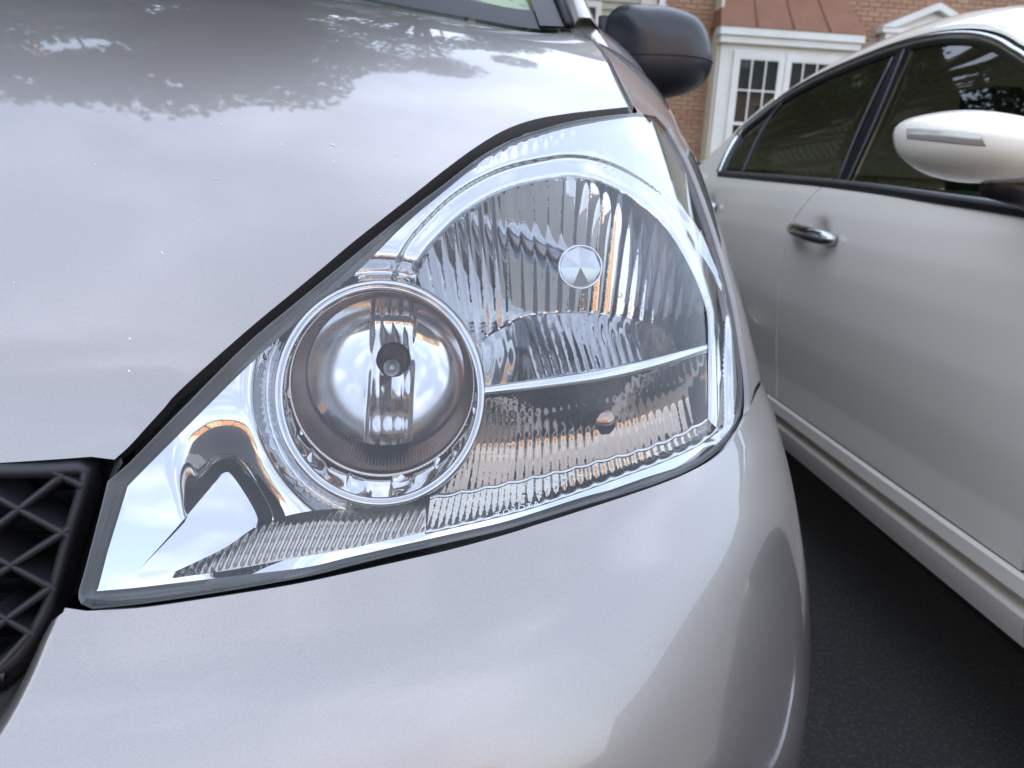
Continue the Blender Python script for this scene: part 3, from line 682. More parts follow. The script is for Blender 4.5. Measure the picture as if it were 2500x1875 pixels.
polar('collar', [(ell(928, 961, 236, 253), .020), (ell(929, 955, 234, 247), .023+.003*jig*(fr_-.5)), (ell(931, 945, 230, 236), .028+.007*jig*(fr_-.5)+.003*jig), (ell(932, 937, 227, 227), .031)], 'chrome')
kn = .0022*np.cos(np.arange(960)*2*math.pi/6); e_ = lambda *a: ell(*a, 960)
polar('knurled_cup', [(e_(932, 937, 227, 227), .029), (e_(932, 937, 225, 225), .028), (e_(933, 934, 222, 221), .031+kn*.6)]+[(e_(932+10*t, 937-30*t, 226-35*t, 226-46*t), (.031+.015*t)+kn+t*.00004*(e_(932+10*t, 937-30*t, 226-35*t, 226-46*t)[:, 1]-907)) for t in np.linspace(.08, 1, 8)], 'knurl')
bm_ = []
for t in np.linspace(0, 1, 34):
    e = ell(942+19*t, 907-30*t, 191+(40-191)*t, 180+(40-180)*t, 480); o_ = .046+.021*(1-(1-t)**2)+.00003*(e[:, 1]-907)
    st = sstep(56-np.abs(e[:, 0]-956-(e[:, 1]-900)*-.05), 0, 8); sc_ = .0006*np.abs(np.sin((e[:, 0]-956)/9.))+.0004*np.sin(e[:, 1]/24.)
    rp_ = 0
    bm_.append((e, o_+st*(sc_-.0006-.00004*(e[:, 1]-877)+.0005*np.sin(e[:, 1]/15.))+(1-st)*rp_))
polar('high_beam_bowl', bm_, 'bowl_metal')
polar('bulb_socket', [(ell(961, 877, 42, 42, 60), .0645), (ell(961, 876, 38, 38, 60), .066), (ell(962, 872, 34, 34, 60), .095), (ell(962, 870, 3, 3, 60), .097)], 'bulb_metal')
p0, p1 = LP([(963, 874)], .095)[0], LP([(955, 902)], .044)[0]; dv = p1-p0; tt = np.array([0, .3, .6, .82, .93, .98, 1.]); rd = np.array([.0062, .0066, .0062, .0058, .0048, .003, .0003])
bulb = obj('bulb', *tube(p0+dv*tt[:, None], rd, 20), 'bulb_glass', hl, flip='out')
obj('bulb_tip', *tube(p0+dv*np.array([.80, .90, .97, 1.004])[:, None], [.0056, .0052, .0032, .0004], 18), 'bulb_metal', hl, flip='out')
obj('filament', *tube(p0+dv*np.array([.1, .5, .7])[:, None], [.0012, .0014, .0012], 8), 'bulb_metal', hl)
# amber lamp in the lower chamber
ac = LP([(1468, 1030)], .062)[0]; aa = np.linspace(0, 2*math.pi, 24, endpoint=False); rows = []
for k in np.linspace(0, math.pi/2, 9): rows.append(ac+np.stack([.011*math.cos(k)*np.cos(aa), np.full(24, -.008*math.sin(k)), .011*math.cos(k)*np.sin(aa)], 1))
V, Fc = gridc(rows); obj('amber_bulb', V, Fc, 'amber_dark', hl, flip='out')
V, Fc = grid([LP(crv([(1400, 950), (1440, 944), (1500, 932), (1535, 925)], 20), .066), LP(crv([(1404, 968), (1440, 964), (1500, 951), (1532, 940)], 20), .074)]); obj('amber_cap', V, Fc, 'amber', hl)

# rubber strip closing the gap between hood and lamp, and black sheets put in for shade in the lamp's other gaps
hA = crv(HOOD_EDGE, 90); lT = crv([(255, 1185)]+LENS_TOP+[(1600, 276)], 90)
hp = hit(hA+np.array([-2, -2]), hoodF)+np.array([0, .004, -.010]); lp_ = LP(lT, .004)
rows = [hp+np.array([0, .0, -.004]), hp*.75+lp_*.25+np.array([0, -.002, -.003]), hp*.45+lp_*.55+np.array([0, 0, -.008]), lp_+np.array([0, .01, -.006])]
obj('hood_seal', *grid(rows), 'rubber', van, flip='cam')
bb = S(bt[:, 0], bt[:, 1]); lb = LP(crv(LENS_BOT[::-1]+LENS_RIGHT[::-1][:6], 70), .02)
obj('lamp_gap_shade', *grid([bb+np.array([0, .004, -.003]), (bb+lb)/2+np.array([0, .03, -.01]), lb+np.array([0, .02, 0])]), 'rubber', van)
gp = [GP([(214, 1130), (206, 1200), (180, 1300), (146, 1430), (120, 1510)], .03), LP([(300, 1130), (262, 1190), (238, 1290), (206, 1400), (192, 1470)], .02)]
obj('lamp_gap_shade', *grid([gp[0], (gp[0]+gp[1])/2+np.array([0, .02, 0]), gp[1]]), 'rubber', van)  # black sheet, shade put in as colour between grille and lamp

# ------------------------------------------------------------------ white sedan parked alongside
sed = empty('sedan', (1.82, 2.2, 0), 'white pearl sedan parked on the right with chrome door handles', 'sedan')
ZB = np.array([.20, .245, .26, .29, .310, .316, .319, .334, .337, .345, .370, .374, .45, .55, .65, .75, .82, .88, .93, .965])
XB = np.array([1.02, .945, .922, .914, .911, .914, .935, .932, .908, .904, .906, .913, .912, .900, .893, .893, .897, .906, .920, .940])
_zs = np.linspace(.2, .965, 400); _xs = np.interp(_zs, ZB, XB)
_sm = np.convolve(np.pad(_xs, 1, mode='edge'), np.ones(3)/3, 'valid')
def sx_(z, y):
    z = np.asarray(z, float); y = np.asarray(y, float)
    low = np.interp(z, _zs, _sm); k = z-.965; gh = .940+.50*k+.25*k*k
    return np.where(z > .965, gh, low)+.012*((y-2.0)/1.4)**2
def sedF(P): return sx_(P[:, 2], P[:, 1])-P[:, 0]
def SP(px): return hit(px, sedF, .5, 6, 300)
def to_yz(px): return SP(px)[:, 1:3]
belt = to_yz(crv([(1757, 424), (1850, 432), (1950, 441), (2018, 447), (2150, 463), (2300, 485), (2400, 499), (2496, 514)], 40))
dlo = to_yz(crv([(1757, 420), (1770, 390), (1790, 352), (1811, 321), (1850, 288), (1919, 236), (2001, 190), (2100, 147), (2199, 112), (2294, 91), (2375, 88), (2436, 103), (2480, 130), (2500, 142), (2560, 190), (2640, 262)], 60))
print('belt', belt[0], belt[-1], 'dlo', dlo[0], dlo[20], dlo[40], dlo[-1])
yE = belt[-1, 0]; belt = np.vstack([belt, [(yE-.25, belt[-1, 1]-.012), (.62, belt[-1, 1]-.03)]])
bz = lambda y: np.interp(y, belt[::-1, 0], belt[::-1, 1])
seam = to_yz(crv([(2020, 446), (1997, 463), (1968, 496), (1937, 539), (1916, 612), (1903, 692), (1896, 831), (1897, 950)], 30))
seam = np.vstack([seam, [(seam[-1, 0]-.005, .378)]])
HND = [((1946, 556), (2046, 586)), ((1708, 494), (1752, 506))]; HC_ = [SP(np.array(h, float)).mean(0) for h in HND]
def yzmesh(outer, step=.02, dish=False):
    v2, f2 = cdt(outer, [], step); x = sx_(v2[:, 1], v2[:, 0])
    if dish:
        for h in HC_: x = x+.016*np.exp(-(((v2[:, 0]-h[1]+.005)/.048)**2+((v2[:, 1]-h[2]+.004)/.034)**2)**1.6)
    return np.column_stack([x, v2[:, 0], v2[:, 1]]), f2
g_ = .003
ys = np.linspace(seam[0, 0]-g_, 1.16, 20)
fd = np.vstack([seam[::-1]-np.array([g_, 0]), np.stack([ys[1:], bz(ys[1:])-.004], 1), [(1.10, .9), (1.112, .6), (1.118, .378)]])
V, Fc = yzmesh(fd, .011, True); fdoor = obj('front_door', V, Fc, 'pearl_paint', sed, thick=.02, flip='cam')
ys = np.linspace(3.02, seam[0, 0]+g_, 20)
rdp = np.vstack([seam+np.array([g_, 0]), [(2.75, .378), (2.86, .55), (2.98, .72)], np.stack([ys, bz(ys)-.004], 1)[:-1]])
V, Fc = yzmesh(rdp, .011, True); rdoor = obj('rear_door', V, Fc, 'pearl_paint', sed, thick=.02, flip='cam')
# rest of the side: sill and mouldings run under the doors, wings in front and behind
wf, wr = .72, 3.62
arcF = [(wf+.37*math.cos(a), .33+.37*math.sin(a)) for a in np.linspace(math.pi*.0, math.pi*.5, 10)]
yl = np.linspace(1.085, 3.24, 50); rows = [np.column_stack([np.interp(z, ZB, XB)+.012*((yl-2.0)/1.4)**2, yl, np.full(50, z)]) for z in (.21, .245, .252, .26, .275, .29, .303, .310, .314, .316, .319, .326, .334, .337, .340, .345, .355, .366, .370, .373, .3755)]
sill = obj('sill', *grid(rows), 'pearl_paint', sed, flip='cam'); sill.modifiers.new('split', 'EDGE_SPLIT').split_angle = R(28)
ya = np.array([3.024, 3.3, 3.7, 4.2, 4.6, 4.72])
rear = np.vstack([[(2.755, .42), (2.865, .55), (2.985, .72), (3.024, bz(3.02)-.004)], [(3.3, .975), (3.8, .985), (4.3, .96), (4.6, .90), (4.72, .75), (4.74, .45), (4.6, .3), (3.99, .3)], [(wr+.37*math.cos(a), .33+.37*math.sin(a)) for a in np.linspace(0, math.pi, 16)], [(3.245, .40)]])
V, Fc = yzmesh(rear, .03); obj('rear_wing', V, Fc, 'pearl_paint', sed, flip='cam')
front = np.vstack([[(1.10-g_*2, .9), (1.112-g_*2, .6), (1.116-g_*2, .378), (1.085, .365)], arcF, [(wf+.37*math.cos(a), .33+.37*math.sin(a)) for a in np.linspace(math.pi*.55, math.pi, 8)], [(.2, .3), (-.05, .35), (-.12, .6), (-.02, .74), (.4, .82), (.8, .87), (1.15, bz(1.15)-.006)]])
V, Fc = yzmesh(front, .03); obj('front_wing', V, Fc, 'pearl_paint', sed, flip='cam')
for y in (wf, wr): wheel(sed, 1.02, y, .32, .21, -1); wheel(sed, 2.62, y, .32, .21, 1)
V, Fc = boxes([(.99, .2, .20, 2.65, 4.5, .62)]); obj('underbody', V, Fc, 'rubber', sed, smooth=False)
# belt moulding, window glass and surround
bl = belt[belt[:, 0] > .8]
def P3(yz, dx=0.): yz = np.asarray(yz); return np.column_stack([sx_(yz[:, 1], yz[:, 0])+dx, yz[:, 0], yz[:, 1]])
b0 = P3(bl, 0)
V, Fc = grid([b0+np.array([.006, 0, -.010]), b0+np.array([-.007, 0, -.010]), b0+np.array([-.008, 0, .002])]); obj('belt_moulding', V, Fc, 'black_plastic', sed, flip='out')
V, Fc = grid([b0+np.array([-.008, 0, .002]), b0+np.array([-.004, 0, .010]), b0+np.array([.006, 0, .011])]); obj('belt_trim', V, Fc, 'trim_grey', sed, flip='out')
gl = np.vstack([np.stack([bl[:, 0], bl[:, 1]], 1)[::-1], dlo[:-1]])
yp = lambda t: None
gA = to_yz(np.array([(2040, 446), (2180, 135)])); gB = to_yz(np.array([(2072, 450), (2222, 118)]))     # central pillar edges
def clip_poly(poly, f):
    out = []; n = len(poly)
    for i in range(n):
        p, q = poly[i], poly[(i+1) % n]; a, b = f(p), f(q)
        if a >= 0: out.append(p)
        if a*b < 0: t = a/(a-b); out.append(p+(q-p)*t)
    return np.array(out)
def lineF(L, sg): (y0, z0), (y1, z1) = L; return lambda p: sg*((p[0]-y0)*(z1-z0)-(p[1]-z0)*(y1-y0))
sgA = 1 if lineF(gA, 1)(np.array([3.5, 1.0])) > 0 else -1
glr = clip_poly(gl, lineF(gA, sgA)); glf = clip_poly(gl, lineF(gB, -sgA)); glp = clip_poly(clip_poly(gl, lineF(gA, -sgA)), lineF(gB, sgA))
def pane(poly, m, dx, name, st=.04):
    v2, f2 = cdt(poly, [], st); return obj(name, P3(v2, dx), f2, m, sed, flip='cam')
rw = pane(glr, 'tint_glass', .010, 'rear_window'); fwn = pane(glf, 'tint_glass', .010, 'front_window'); pp = pane(glp, 'frit', .004, 'center_pillar')
sA, sB = P3(to_yz(crv([(2020, 447), (2085, 305), (2160, 140)], 12)), .002), P3(to_yz(crv([(2068, 450), (2140, 290), (2210, 122)], 12)), -.002)
obj('pillar_seam', *tube(sB, .004, 6), 'black_plastic', pp); obj('pillar_trim', *tube(P3(gA[0]+(gA[1]-gA[0])*np.linspace(0, .98, 10)[:, None], .004), .005, 6), 'black_plastic', pp)
ql = to_yz(crv([(1806, 424), (1838, 350), (1868, 296), (1908, 246)], 16)); obj('quarter_divider', *tube(P3(ql, .008), .008, 8), 'black_plastic', rw)
d3 = P3(dlo); d3s = np.gradient(d3, axis=0); d3s /= np.linalg.norm(d3s, axis=1)[:, None]
nz_ = np.cross(d3s, np.array([[-1., 0, .3]])); nz_ /= np.linalg.norm(nz_, axis=1)[:, None]
if nz_[30][2] < 0: nz_ = -nz_
V, Fc = grid([d3+np.array([.012, 0, 0])-nz_*.020, d3+np.array([.000, 0, 0])-nz_*.018, d3+np.array([-.002, 0, 0])-nz_*.008]); obj('window_seal', V, Fc, 'black_plastic', sed, flip='out')
V, Fc = grid([d3+np.array([-.002, 0, 0])-nz_*.008, d3+np.array([-.010, 0, .002])-nz_*.002, d3+np.array([-.010, 0, .004])+nz_*.006, d3+nz_*.010]); obj('window_trim', V, Fc, 'chrome_trim', sed, flip='out')
V, Fc = grid([d3+nz_*.010, d3+np.array([.010, 0, 0])+nz_*.013, d3+nz_*.016]); obj('roof_gutter', V, Fc, 'rubber', sed)
qq = to_yz(np.array([(1750, 428), (1757, 419), (1770, 389), (1790, 351), (1811, 320), (1850, 287), (1890, 257), (1890, 236), (1850, 268), (1811, 301), (1780, 333), (1745, 366), (1716, 392), (1694, 414), (1672, 440)], float))
V, Fc = yzmesh(qq, .03); V[:, 0] += .004; obj('rear_quarter', V, Fc, 'pearl_paint', sed, thick=.02, flip='cam')
# roof and pillars: rise from the window line and crown over the middle
rows = []
for w_, h_ in ((0., 0.), (.006, .012), (.02, .022), (.05, .034), (.12, .052), (.25, .073), (.45, .090), (.70, .097)):
    q = d3+nz_*.016; zz = np.clip((q[:, 2]-.97)/.30, 0, 1); r_ = q+np.outer(np.ones(len(q)), [w_, 0, 0]); r_[:, 2] += h_*zz*.75; r_ += nz_*(min(w_, .05)*.35)
    r_[:, 0] = np.minimum(r_[:, 0], 1.82) if w_ < .69 else 1.82
    rows.append(r_)
full_r = rows+[np.column_stack([3.64-r_[:, 0], r_[:, 1], r_[:, 2]]) for r_ in rows[::-1][1:]]
obj('roof', *grid(full_r), 'pearl_paint', sed, flip='out')
dk = [[(x, y, z) for x in np.linspace(.97, 2.67, 9)] for y, z in ((2.9, .985), (3.3, 1.01), (3.8, 1.02), (4.4, .98), (4.7, .9), (4.74, .5))]
obj('boot_lid', *grid(dk), 'pearl_paint', sed, flip='out')
dk = [[(x, y, z+.05*(1-((x-1.82)/.9)**2)) for x in np.linspace(.93, 2.71, 13)] for y, z in ((1.2, .93), (.8, .87), (.4, .82), (0, .74), (-.12, .6), (-.1, .3))]
obj('bonnet', *grid(dk), 'pearl_paint', sed, flip='out')
sf = np.array([(1.16, 2.2, .0)])
V, Fc = boxes([(1.15, 1.45, .5, 1.65, 1.95, .95), (2.0, 1.45, .5, 2.5, 1.95, .95), (1.1, 2.5, .5, 2.6, 3.1, .95)]); obj('seat_row', V, Fc, 'cabin_tan', sed, smooth=False)
V, Fc = boxes([(1.22, 1.86, .95, 1.6, 2.0, 1.18), (2.05, 1.86, .95, 2.45, 2.0, 1.18), (1.0, 1.0, .6, 2.64, 1.25, .92), (2.66, 1.2, .3, 2.70, 3.2, .95), (.99, 1.15, .3, 1.0, 3.1, .93)]); obj('cabin_trim', V, Fc, 'cabin_dark', sed, smooth=False)
# handles
def handle(pa, pb, door):
    a, b = SP(np.array([pa]))[0], SP(np.array([pb]))[0]; t = np.linspace(0, 1, 14)[:, None]; p = a+(b-a)*t; p[:, 0] -= .026*np.sin(math.pi*np.clip(t[:, 0], .0, 1))**.35+.004
    r_ = .0185*np.clip(np.sin(math.pi*np.clip(t[:, 0], .01, .99))**.14, .5, 1); obj('handle', *tube(p, r_, 12), 'chrome', door)
handle((1946, 556), (2046, 586), fdoor); handle((1708, 494), (1752, 506), rdoor)
# door mirror with indicator strip
SM = [(2203, 320), (2212, 302), (2240, 285), (2290, 273), (2345, 269), (2410, 277), (2470, 294), (2540, 322), (2600, 362), (2610, 410), (2580, 440), (2500, 446), (2420, 449), (2350, 446), (2290, 430), (2245, 406), (2215, 376), (2204, 345)]
so = crv(SM, 72, True); sc0 = np.array([2400, 355.]); rows = []
MK = [.001, .2, .4, .55, .68, .78, .86, .92, .96, .985, 1.]; MY = [1.195-.13*(1-k**2.3)**.5 for k in MK]
for k, yy in list(zip(MK, MY))+[(.985, 1.22), (.94, 1.235), (.02, 1.235)]:
    rows.append(at_plane(sc0+(so-sc0)*k, 1.195)+np.array([0, yy-1.195, 0]))
V, Fc = gridc(rows); mbvh = BVHTree.FromPolygons([tuple(v) for v in V], Fc); smir = obj('door_mirror', V, Fc, 'pearl_paint', sed, flip='out')
IT = [(2212, 313), (2265, 314), (2330, 318), (2390, 325)]; IB = [(2214, 339), (2265, 344), (2340, 352), (2408, 358)]
def mirP(px):
    return np.array([np.array(mbvh.ray_cast(Vector(C), Vector(d))[0] or atY(*p, 1.12)) for p, d in zip(px, rays(px))])
ia, ib = crv(IT, 30), crv(IB, 30); rows = []
for t in np.linspace(0, 1, 7):
    k = 1-.0; q = mirP(ia+(ib-ia)*t); rows.append(q+(C-q)*(.0008+.003*math.sin(math.pi*t)+.0012*math.sin(5*math.pi*t)))
V, Fc = grid(rows); obj('indicator_strip', V, Fc, 'indicator', smir, flip='cam')
obj('mirror_stalk', *tube([atY(2420, 446, 1.18), atY(2500, 466, 1.19), np.array([.93, 1.19, .925])], [.022, .024, .03], 12), 'black_plastic', smir)

# ------------------------------------------------------------------ brick townhouse ahead with bay window and pedimented door
YH = 14.4
hs = empty('brick_townhouse', (6.5, YH+4, 0), 'orange brick townhouse with a white bay window and pedimented door', 'house')
HX0, HX1 = 3.36, 10.2
V, Fc = boxes([(HX0+.01, YH+.012, 0, HX1, YH+8, 8.7)]); wall = obj('wall', V, Fc, 'mortar', hs, smooth=False)
BW, BH, BL = .203, .066, .215; CH = .075
bmx = bpy.data.meshes.new('brick'); bv, bf = boxes([(-BW/2, -.012, -BH/2, BW/2, .02, BH/2)]); bmx.from_pydata(bv, [], bf); bmx.materials.append(M['brick'])
BAY = (4.30, 6.62, .0, 4.0)
nb = 0; rest = []
for r_ in range(0, 115):
    z = .04+r_*CH
    for k in range(int((HX1-HX0)/BL)+1):
        x = HX0+.11+k*BL+(BL/2 if r_ % 2 else 0)
        if x > HX1-.1: continue
        if BAY[0]+.05 < x < BAY[1]-.05 and z < BAY[3]-.1: continue
        if 7.0 < x < 8.7 and z < 3.4: continue
        vis = (x < 4.35 and 1.15 < z < 3.9) or (6.6 < x and 3.38 < z < 4.0) or (6.6 < x < 7.05 and 2.9 < z < 3.4)
        dz, da = rng.normal(0, .0025), rng.normal(0, .004)
        if vis and nb < 300:
            o = bpy.data.objects.new('brick', bmx); col.objects.link(o); o.parent = wall; o.location = (x-6.5, dz-4, z); o.rotation_euler = (0, da*.3, da); nb += 1
        else: rest.append((x-BW/2, YH-.012+dz, z-BH/2, x+BW/2, YH+.02, z+BH/2))
V, Fc = boxes(rest); o = obj('brick_courses', V, Fc, 'brick_mass', wall, smooth=False); o['kind'] = 'stuff'
V, Fc = merge(boxes([(HX0-.1, YH-.3, 8.65, HX1+.3, YH+.1, 8.8)]), ([(HX0-.2, YH-.4, 8.7), (HX1+.3, YH-.4, 8.7), (HX1+.3, YH+4, 10.9), (HX0-.2, YH+4, 10.9), (HX0-.2, YH+8.4, 8.7), (HX1+.3, YH+8.4, 8.7)], [(0, 1, 2, 3), (3, 2, 5, 4)])); obj('roof', V, Fc, 'shingle', hs, smooth=False)
# bay
bx0, bx1, by = 4.36, 6.57, 14.0
V, Fc = boxes([(bx0, by, 0, bx1, YH+.01, 3.06), (bx0+.02, by+.02, 3.06, bx1-.02, YH, 3.5)]); bay = obj('bay_window', V, Fc, 'trim_white', hs, smooth=False)
V, Fc = boxes([(bx0-.045, by+.06, 0, bx0-.002, YH+.006, 3.9)]); obj('side_board', V, Fc, 'trim_cream', bay, smooth=False)
V, Fc = boxes([(bx0-.06, by-.12, 3.06, bx1+.06, by+.1, 3.17), (bx0-.09, by-.17, 3.17, bx1+.09, by+.1, 3.30)]); obj('fascia', V, Fc, 'trim_white', bay, smooth=False)
npn = 4; xs = np.linspace(bx0-.10, bx1+.10, npn+1)
for i in range(npn):
    a, b = xs[i], xs[i+1]; ta = bx0+.02+(a-bx0)*.86+.1; tb = bx0+.02+(b-bx0)*.86+.1
    obj('roof_panel', [(a, by-.18, 3.305), (b-.004, by-.18, 3.305), (tb-.004, YH-.0, 4.02), (ta, YH-.0, 4.02), (a, by-.18, 3.285), (b-.004, by-.18, 3.285)], [(0, 1, 2, 3), (4, 5, 1, 0)], 'red_metal', bay, smooth=False)
    if i: obj('roof_seam', *tube([(a, by-.19, 3.31), (ta, YH, 4.03)], .016, 6), 'red_metal', bay)
a, b = xs[0], bx0+.02+(xs[0]-bx0)*.86+.1; obj('roof_panel', [(a, by-.18, 3.30), (b, YH, 4.02), (a, YH, 3.30)], [(0, 1, 2)], 'red_metal', bay, smooth=False)
a, b = xs[-1], bx0+.02+(xs[-1]-bx0)*.86+.1; obj('roof_panel', [(a, by-.18, 3.30), (b, YH, 4.02), (a, YH, 3.30)], [(0, 2, 1)], 'red_metal', bay, smooth=False)
for (sx0, sx1) in ((4.66, 5.36), (5.52, 6.22)):
    V, Fc = boxes([(sx0-.085, by-.045, .76, sx0, by, 2.86), (sx1, by-.045, .76, sx1+.085, by, 2.86), (sx0-.085, by-.045, 2.86, sx1+.085, by-.002, 2.95), (sx0-.085, by-.06, .68, sx1+.085, by-.002, .76)]); obj('window_frame', V, Fc, 'trim_white', bay, smooth=False)
    for (z0, z1, dy_) in ((1.86, 2.86, -.02), (.78, 1.84, -.006)):
        V, Fc = boxes([(sx0, by+dy_-.02, z0-.05, sx1, by+dy_, z0), (sx0, by+dy_-.02, z1-.03, sx1, by+dy_, z1), (sx0, by+dy_-.02, z0, sx0+.03, by+dy_, z1-.03), (sx1-.03, by+dy_-.02, z0, sx1, by+dy_, z1-.03)]); obj('sash', V, Fc, 'trim_white', bay, smooth=False)
        for k in (1, 2): x = sx0+(sx1-sx0)*k/3; V, Fc = boxes([(x-.012, by+dy_-.012, z0, x+.012, by+dy_-.001, z1-.03)]); obj('muntin', V, Fc, 'trim_white', bay, smooth=False)
        zm = (z0+z1)/2; V, Fc = boxes([(sx0+.03, by+dy_-.0125, zm-.012, sx1-.03, by+dy_-.0015, zm+.012)]); obj('muntin', V, Fc, 'trim_white', bay, smooth=False)
        y_ = by+dy_-.0045; V = [(sx0, y_, z0), (sx1, y_, z0), (sx1, y_, z1), (sx0, y_, z1)]; obj('pane', V, [(0, 1, 2, 3)], 'house_glass', bay, smooth=False)
        if z0 > 1:
            sl = [(sx0, by-.0022, z_, sx1, by-.0008, z_+.018) for z_ in np.arange(z0, z1, .026)]; V, Fc = boxes(sl); obj('blind', V, Fc, 'blind', bay, smooth=False)
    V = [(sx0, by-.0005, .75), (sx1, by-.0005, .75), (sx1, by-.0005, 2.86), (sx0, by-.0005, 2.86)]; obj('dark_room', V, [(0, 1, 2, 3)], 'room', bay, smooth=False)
# door pediment
pc = atY(2292, 9, 14.2); pl = atY(2154, 66, 14.2); px0, px1, pz, pt = pl[0], 2*pc[0]-pl[0], pl[2], pc[2]
def prism(pts, y0, y1): n = len(pts); return [(x, y0, z) for x, z in pts]+[(x, y1, z) for x, z in pts], [tuple(range(n))[::-1], tuple(range(n, 2*n))]+[(i, (i+1) % n, (i+1) % n+n, i+n) for i in range(n)]
V, Fc = prism([(px0+.1, pz-.02), (px1-.1, pz-.02), (pc[0], pt-.12)], 14.28, YH); ped = obj('door_pediment', V, Fc, 'trim_white', hs, smooth=False)
for sgn, xe in ((-1, px0), (1, px1)):
    V, Fc = prism([(xe, pz), (xe, pz+.02), (pc[0], pt+.01), (pc[0], pt-.10), (xe-sgn*.2, pz-.0)][::sgn], 14.14, YH); obj('cornice', V, Fc, 'trim_white', ped, smooth=False)
V, Fc = boxes([(px0, 14.16, pz-.08, px1, YH, pz-.001), (px0+.08, 14.2, pz-.22, px1-.08, YH, pz-.08)]); obj('entablature', V, Fc, 'trim_white', ped, smooth=False)
V, Fc = boxes([(px0+.1, 14.22, .14, px0+.28, YH, pz-.22), (px1-.28, 14.22, .14, px1-.1, YH, pz-.22)]); obj('pilaster', V, Fc, 'trim_white', ped, smooth=False)
V, Fc = boxes([(px0+.28, 14.3, .14, px1-.28, YH+.01, pz-.22)]); dr = obj('front_door', V, Fc, 'red_metal', hs, smooth=False)
lq = atY(2432, 36, 14.3); V, Fc = boxes([(lq[0]-.06, 14.22, lq[2]-.16, lq[0]+.06, 14.38, lq[2]+.05), (lq[0]-.08, 14.2, lq[2]+.05, lq[0]+.08, YH, lq[2]+.07)]); tag(obj('wall_lantern', V, Fc, 'lamp_dark', smooth=False), 'small dark lantern on the brick wall right of the pediment', 'lantern')
# downpipe
dp0, dp1 = atY(1643, 0, 14.33), atY(1626, 300, 14.33)
V, Fc = boxes([(HX0+.0, 14.30, .1, HX0+.09, 14.385, 8.6)]); obj('downpipe', V, Fc, 'trim_white', hs, smooth=False)
for z_ in (1.4, 3.6, 5.6): V, Fc = boxes([(HX0-.02, 14.29, z_, HX0+.11, 14.39, z_+.03)]); obj('pipe_strap', V, Fc, 'trim_white', hs, smooth=False)

# neighbour with beige siding
nb_ = empty('siding_townhouse', (-.2, YH+4, 0), 'beige siding townhouse behind the black door mirror', 'house')
NX0, NX1 = -4.0, HX0-.01
V, Fc = boxes([(NX0, YH+.03, 0, NX1, YH+8, 8.5)]); nw = obj('wall', V, Fc, 'siding', nb_, smooth=False)
for i in range(70):
    z = .15+i*.12
    if z > 8.4: break
    V = [(NX0, YH-.012, z), (NX1, YH-.012, z), (NX1, YH+.02, z+.12), (NX0, YH+.02, z+.12), (NX0, YH+.03, z), (NX1, YH+.03, z)]; obj('siding_board', V, [(0, 1, 2, 3), (4, 5, 1, 0)], 'siding', nw, smooth=False)
V, Fc = boxes([(NX1-.28, YH-.03, 0, NX1-.02, YH+.02, 8.5)]); obj('corner_board', V, Fc, 'trim_cream', nb_, smooth=False)
def simple_window(x0, x1, z0, z1, y, parent, sgn=-1):
    V, Fc = boxes([(x0-.09, y+sgn*.05, z0-.09, x0, y, z1+.09), (x1, y+sgn*.05, z0-.09, x1+.09, y, z1+.09), (x0, y+sgn*.05, z1, x1, y, z1+.09), (x0, y+sgn*.05, z0-.09, x1, y, z0)]); w_ = obj('window', V, Fc, 'trim_white', parent, smooth=False)
    y_ = y+sgn*.024; obj('pane', [(x0, y_, z0), (x1, y_, z0), (x1, y_, z1), (x0, y_, z1)], [(0, 1, 2, 3)], 'house_glass', w_, smooth=False)
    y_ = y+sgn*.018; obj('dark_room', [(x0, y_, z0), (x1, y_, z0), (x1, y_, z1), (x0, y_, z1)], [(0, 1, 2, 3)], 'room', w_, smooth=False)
    zm = (z0+z1)/2; V, Fc = boxes([(x0, y+sgn*.04, zm-.02, x1, y+sgn*.025, zm+.02), ((x0+x1)/2-.012, y+sgn*.039, z0, (x0+x1)/2+.012, y+sgn*.026, zm-.02), ((x0+x1)/2-.012, y+sgn*.039, zm+.02, (x0+x1)/2+.012, y+sgn*.026, z1)]); obj('muntin', V, Fc, 'trim_white', w_, smooth=False)
    return w_
wq0, wq1 = atY(1426, 14, YH), atY(1453, 75, YH)
simple_window(wq1[0]-.85, wq1[0]-.02, 2.3, wq0[2]-.02, YH-.012, nb_); simple_window(-2.5, -1.5, 1.2, 2.9, YH-.012, nb_)
for x in (-3.2, -1.0, 1.4): simple_window(x, x+.85, 4.6, 6.2, YH-.012, nb_)
V, Fc = [(NX0, YH-.4, 8.4), (NX1, YH-.4, 8.4), (NX1, YH+4, 10.7), (NX0, YH+4, 10.7), (NX0, YH+8.4, 8.4), (NX1, YH+8.4, 8.4)], [(0, 1, 2, 3), (3, 2, 5, 4)]; obj('roof', V, Fc, 'shingle', nb_, smooth=False)

def row_house(name, x0, x1, y0, y1, h, m, label, sgn):
    r_ = empty(name, ((x0+x1)/2, (y0+y1)/2, 0), label, 'house', 'townhouse rows round the car park')
    V, Fc = boxes([(x0, min(y0, y1), 0, x1, max(y0, y1), h)]); obj('wall', V, Fc, m, r_, smooth=False)
    n = max(1, int((x1-x0)/2.4))
    for i in range(n):
        cx_ = x0+(x1-x0)*(i+.5)/n
        for z in (1.1, 4.3): simple_window(cx_-.5, cx_+.5, z, z+1.6, y0-sgn*.0, r_, sgn)
    yr = (y0+y1)/2; ye = y0+sgn*.4; yb_ = y1-sgn*.4
    obj('roof', [(x0-.2, ye, h-.05), (x1+.2, ye, h-.05), (x1+.2, yr, h+2.2), (x0-.2, yr, h+2.2), (x0-.2, yb_, h-.05), (x1+.2, yb_, h-.05)], [(0, 1, 2, 3), (3, 2, 5, 4)], 'shingle', r_, smooth=False)
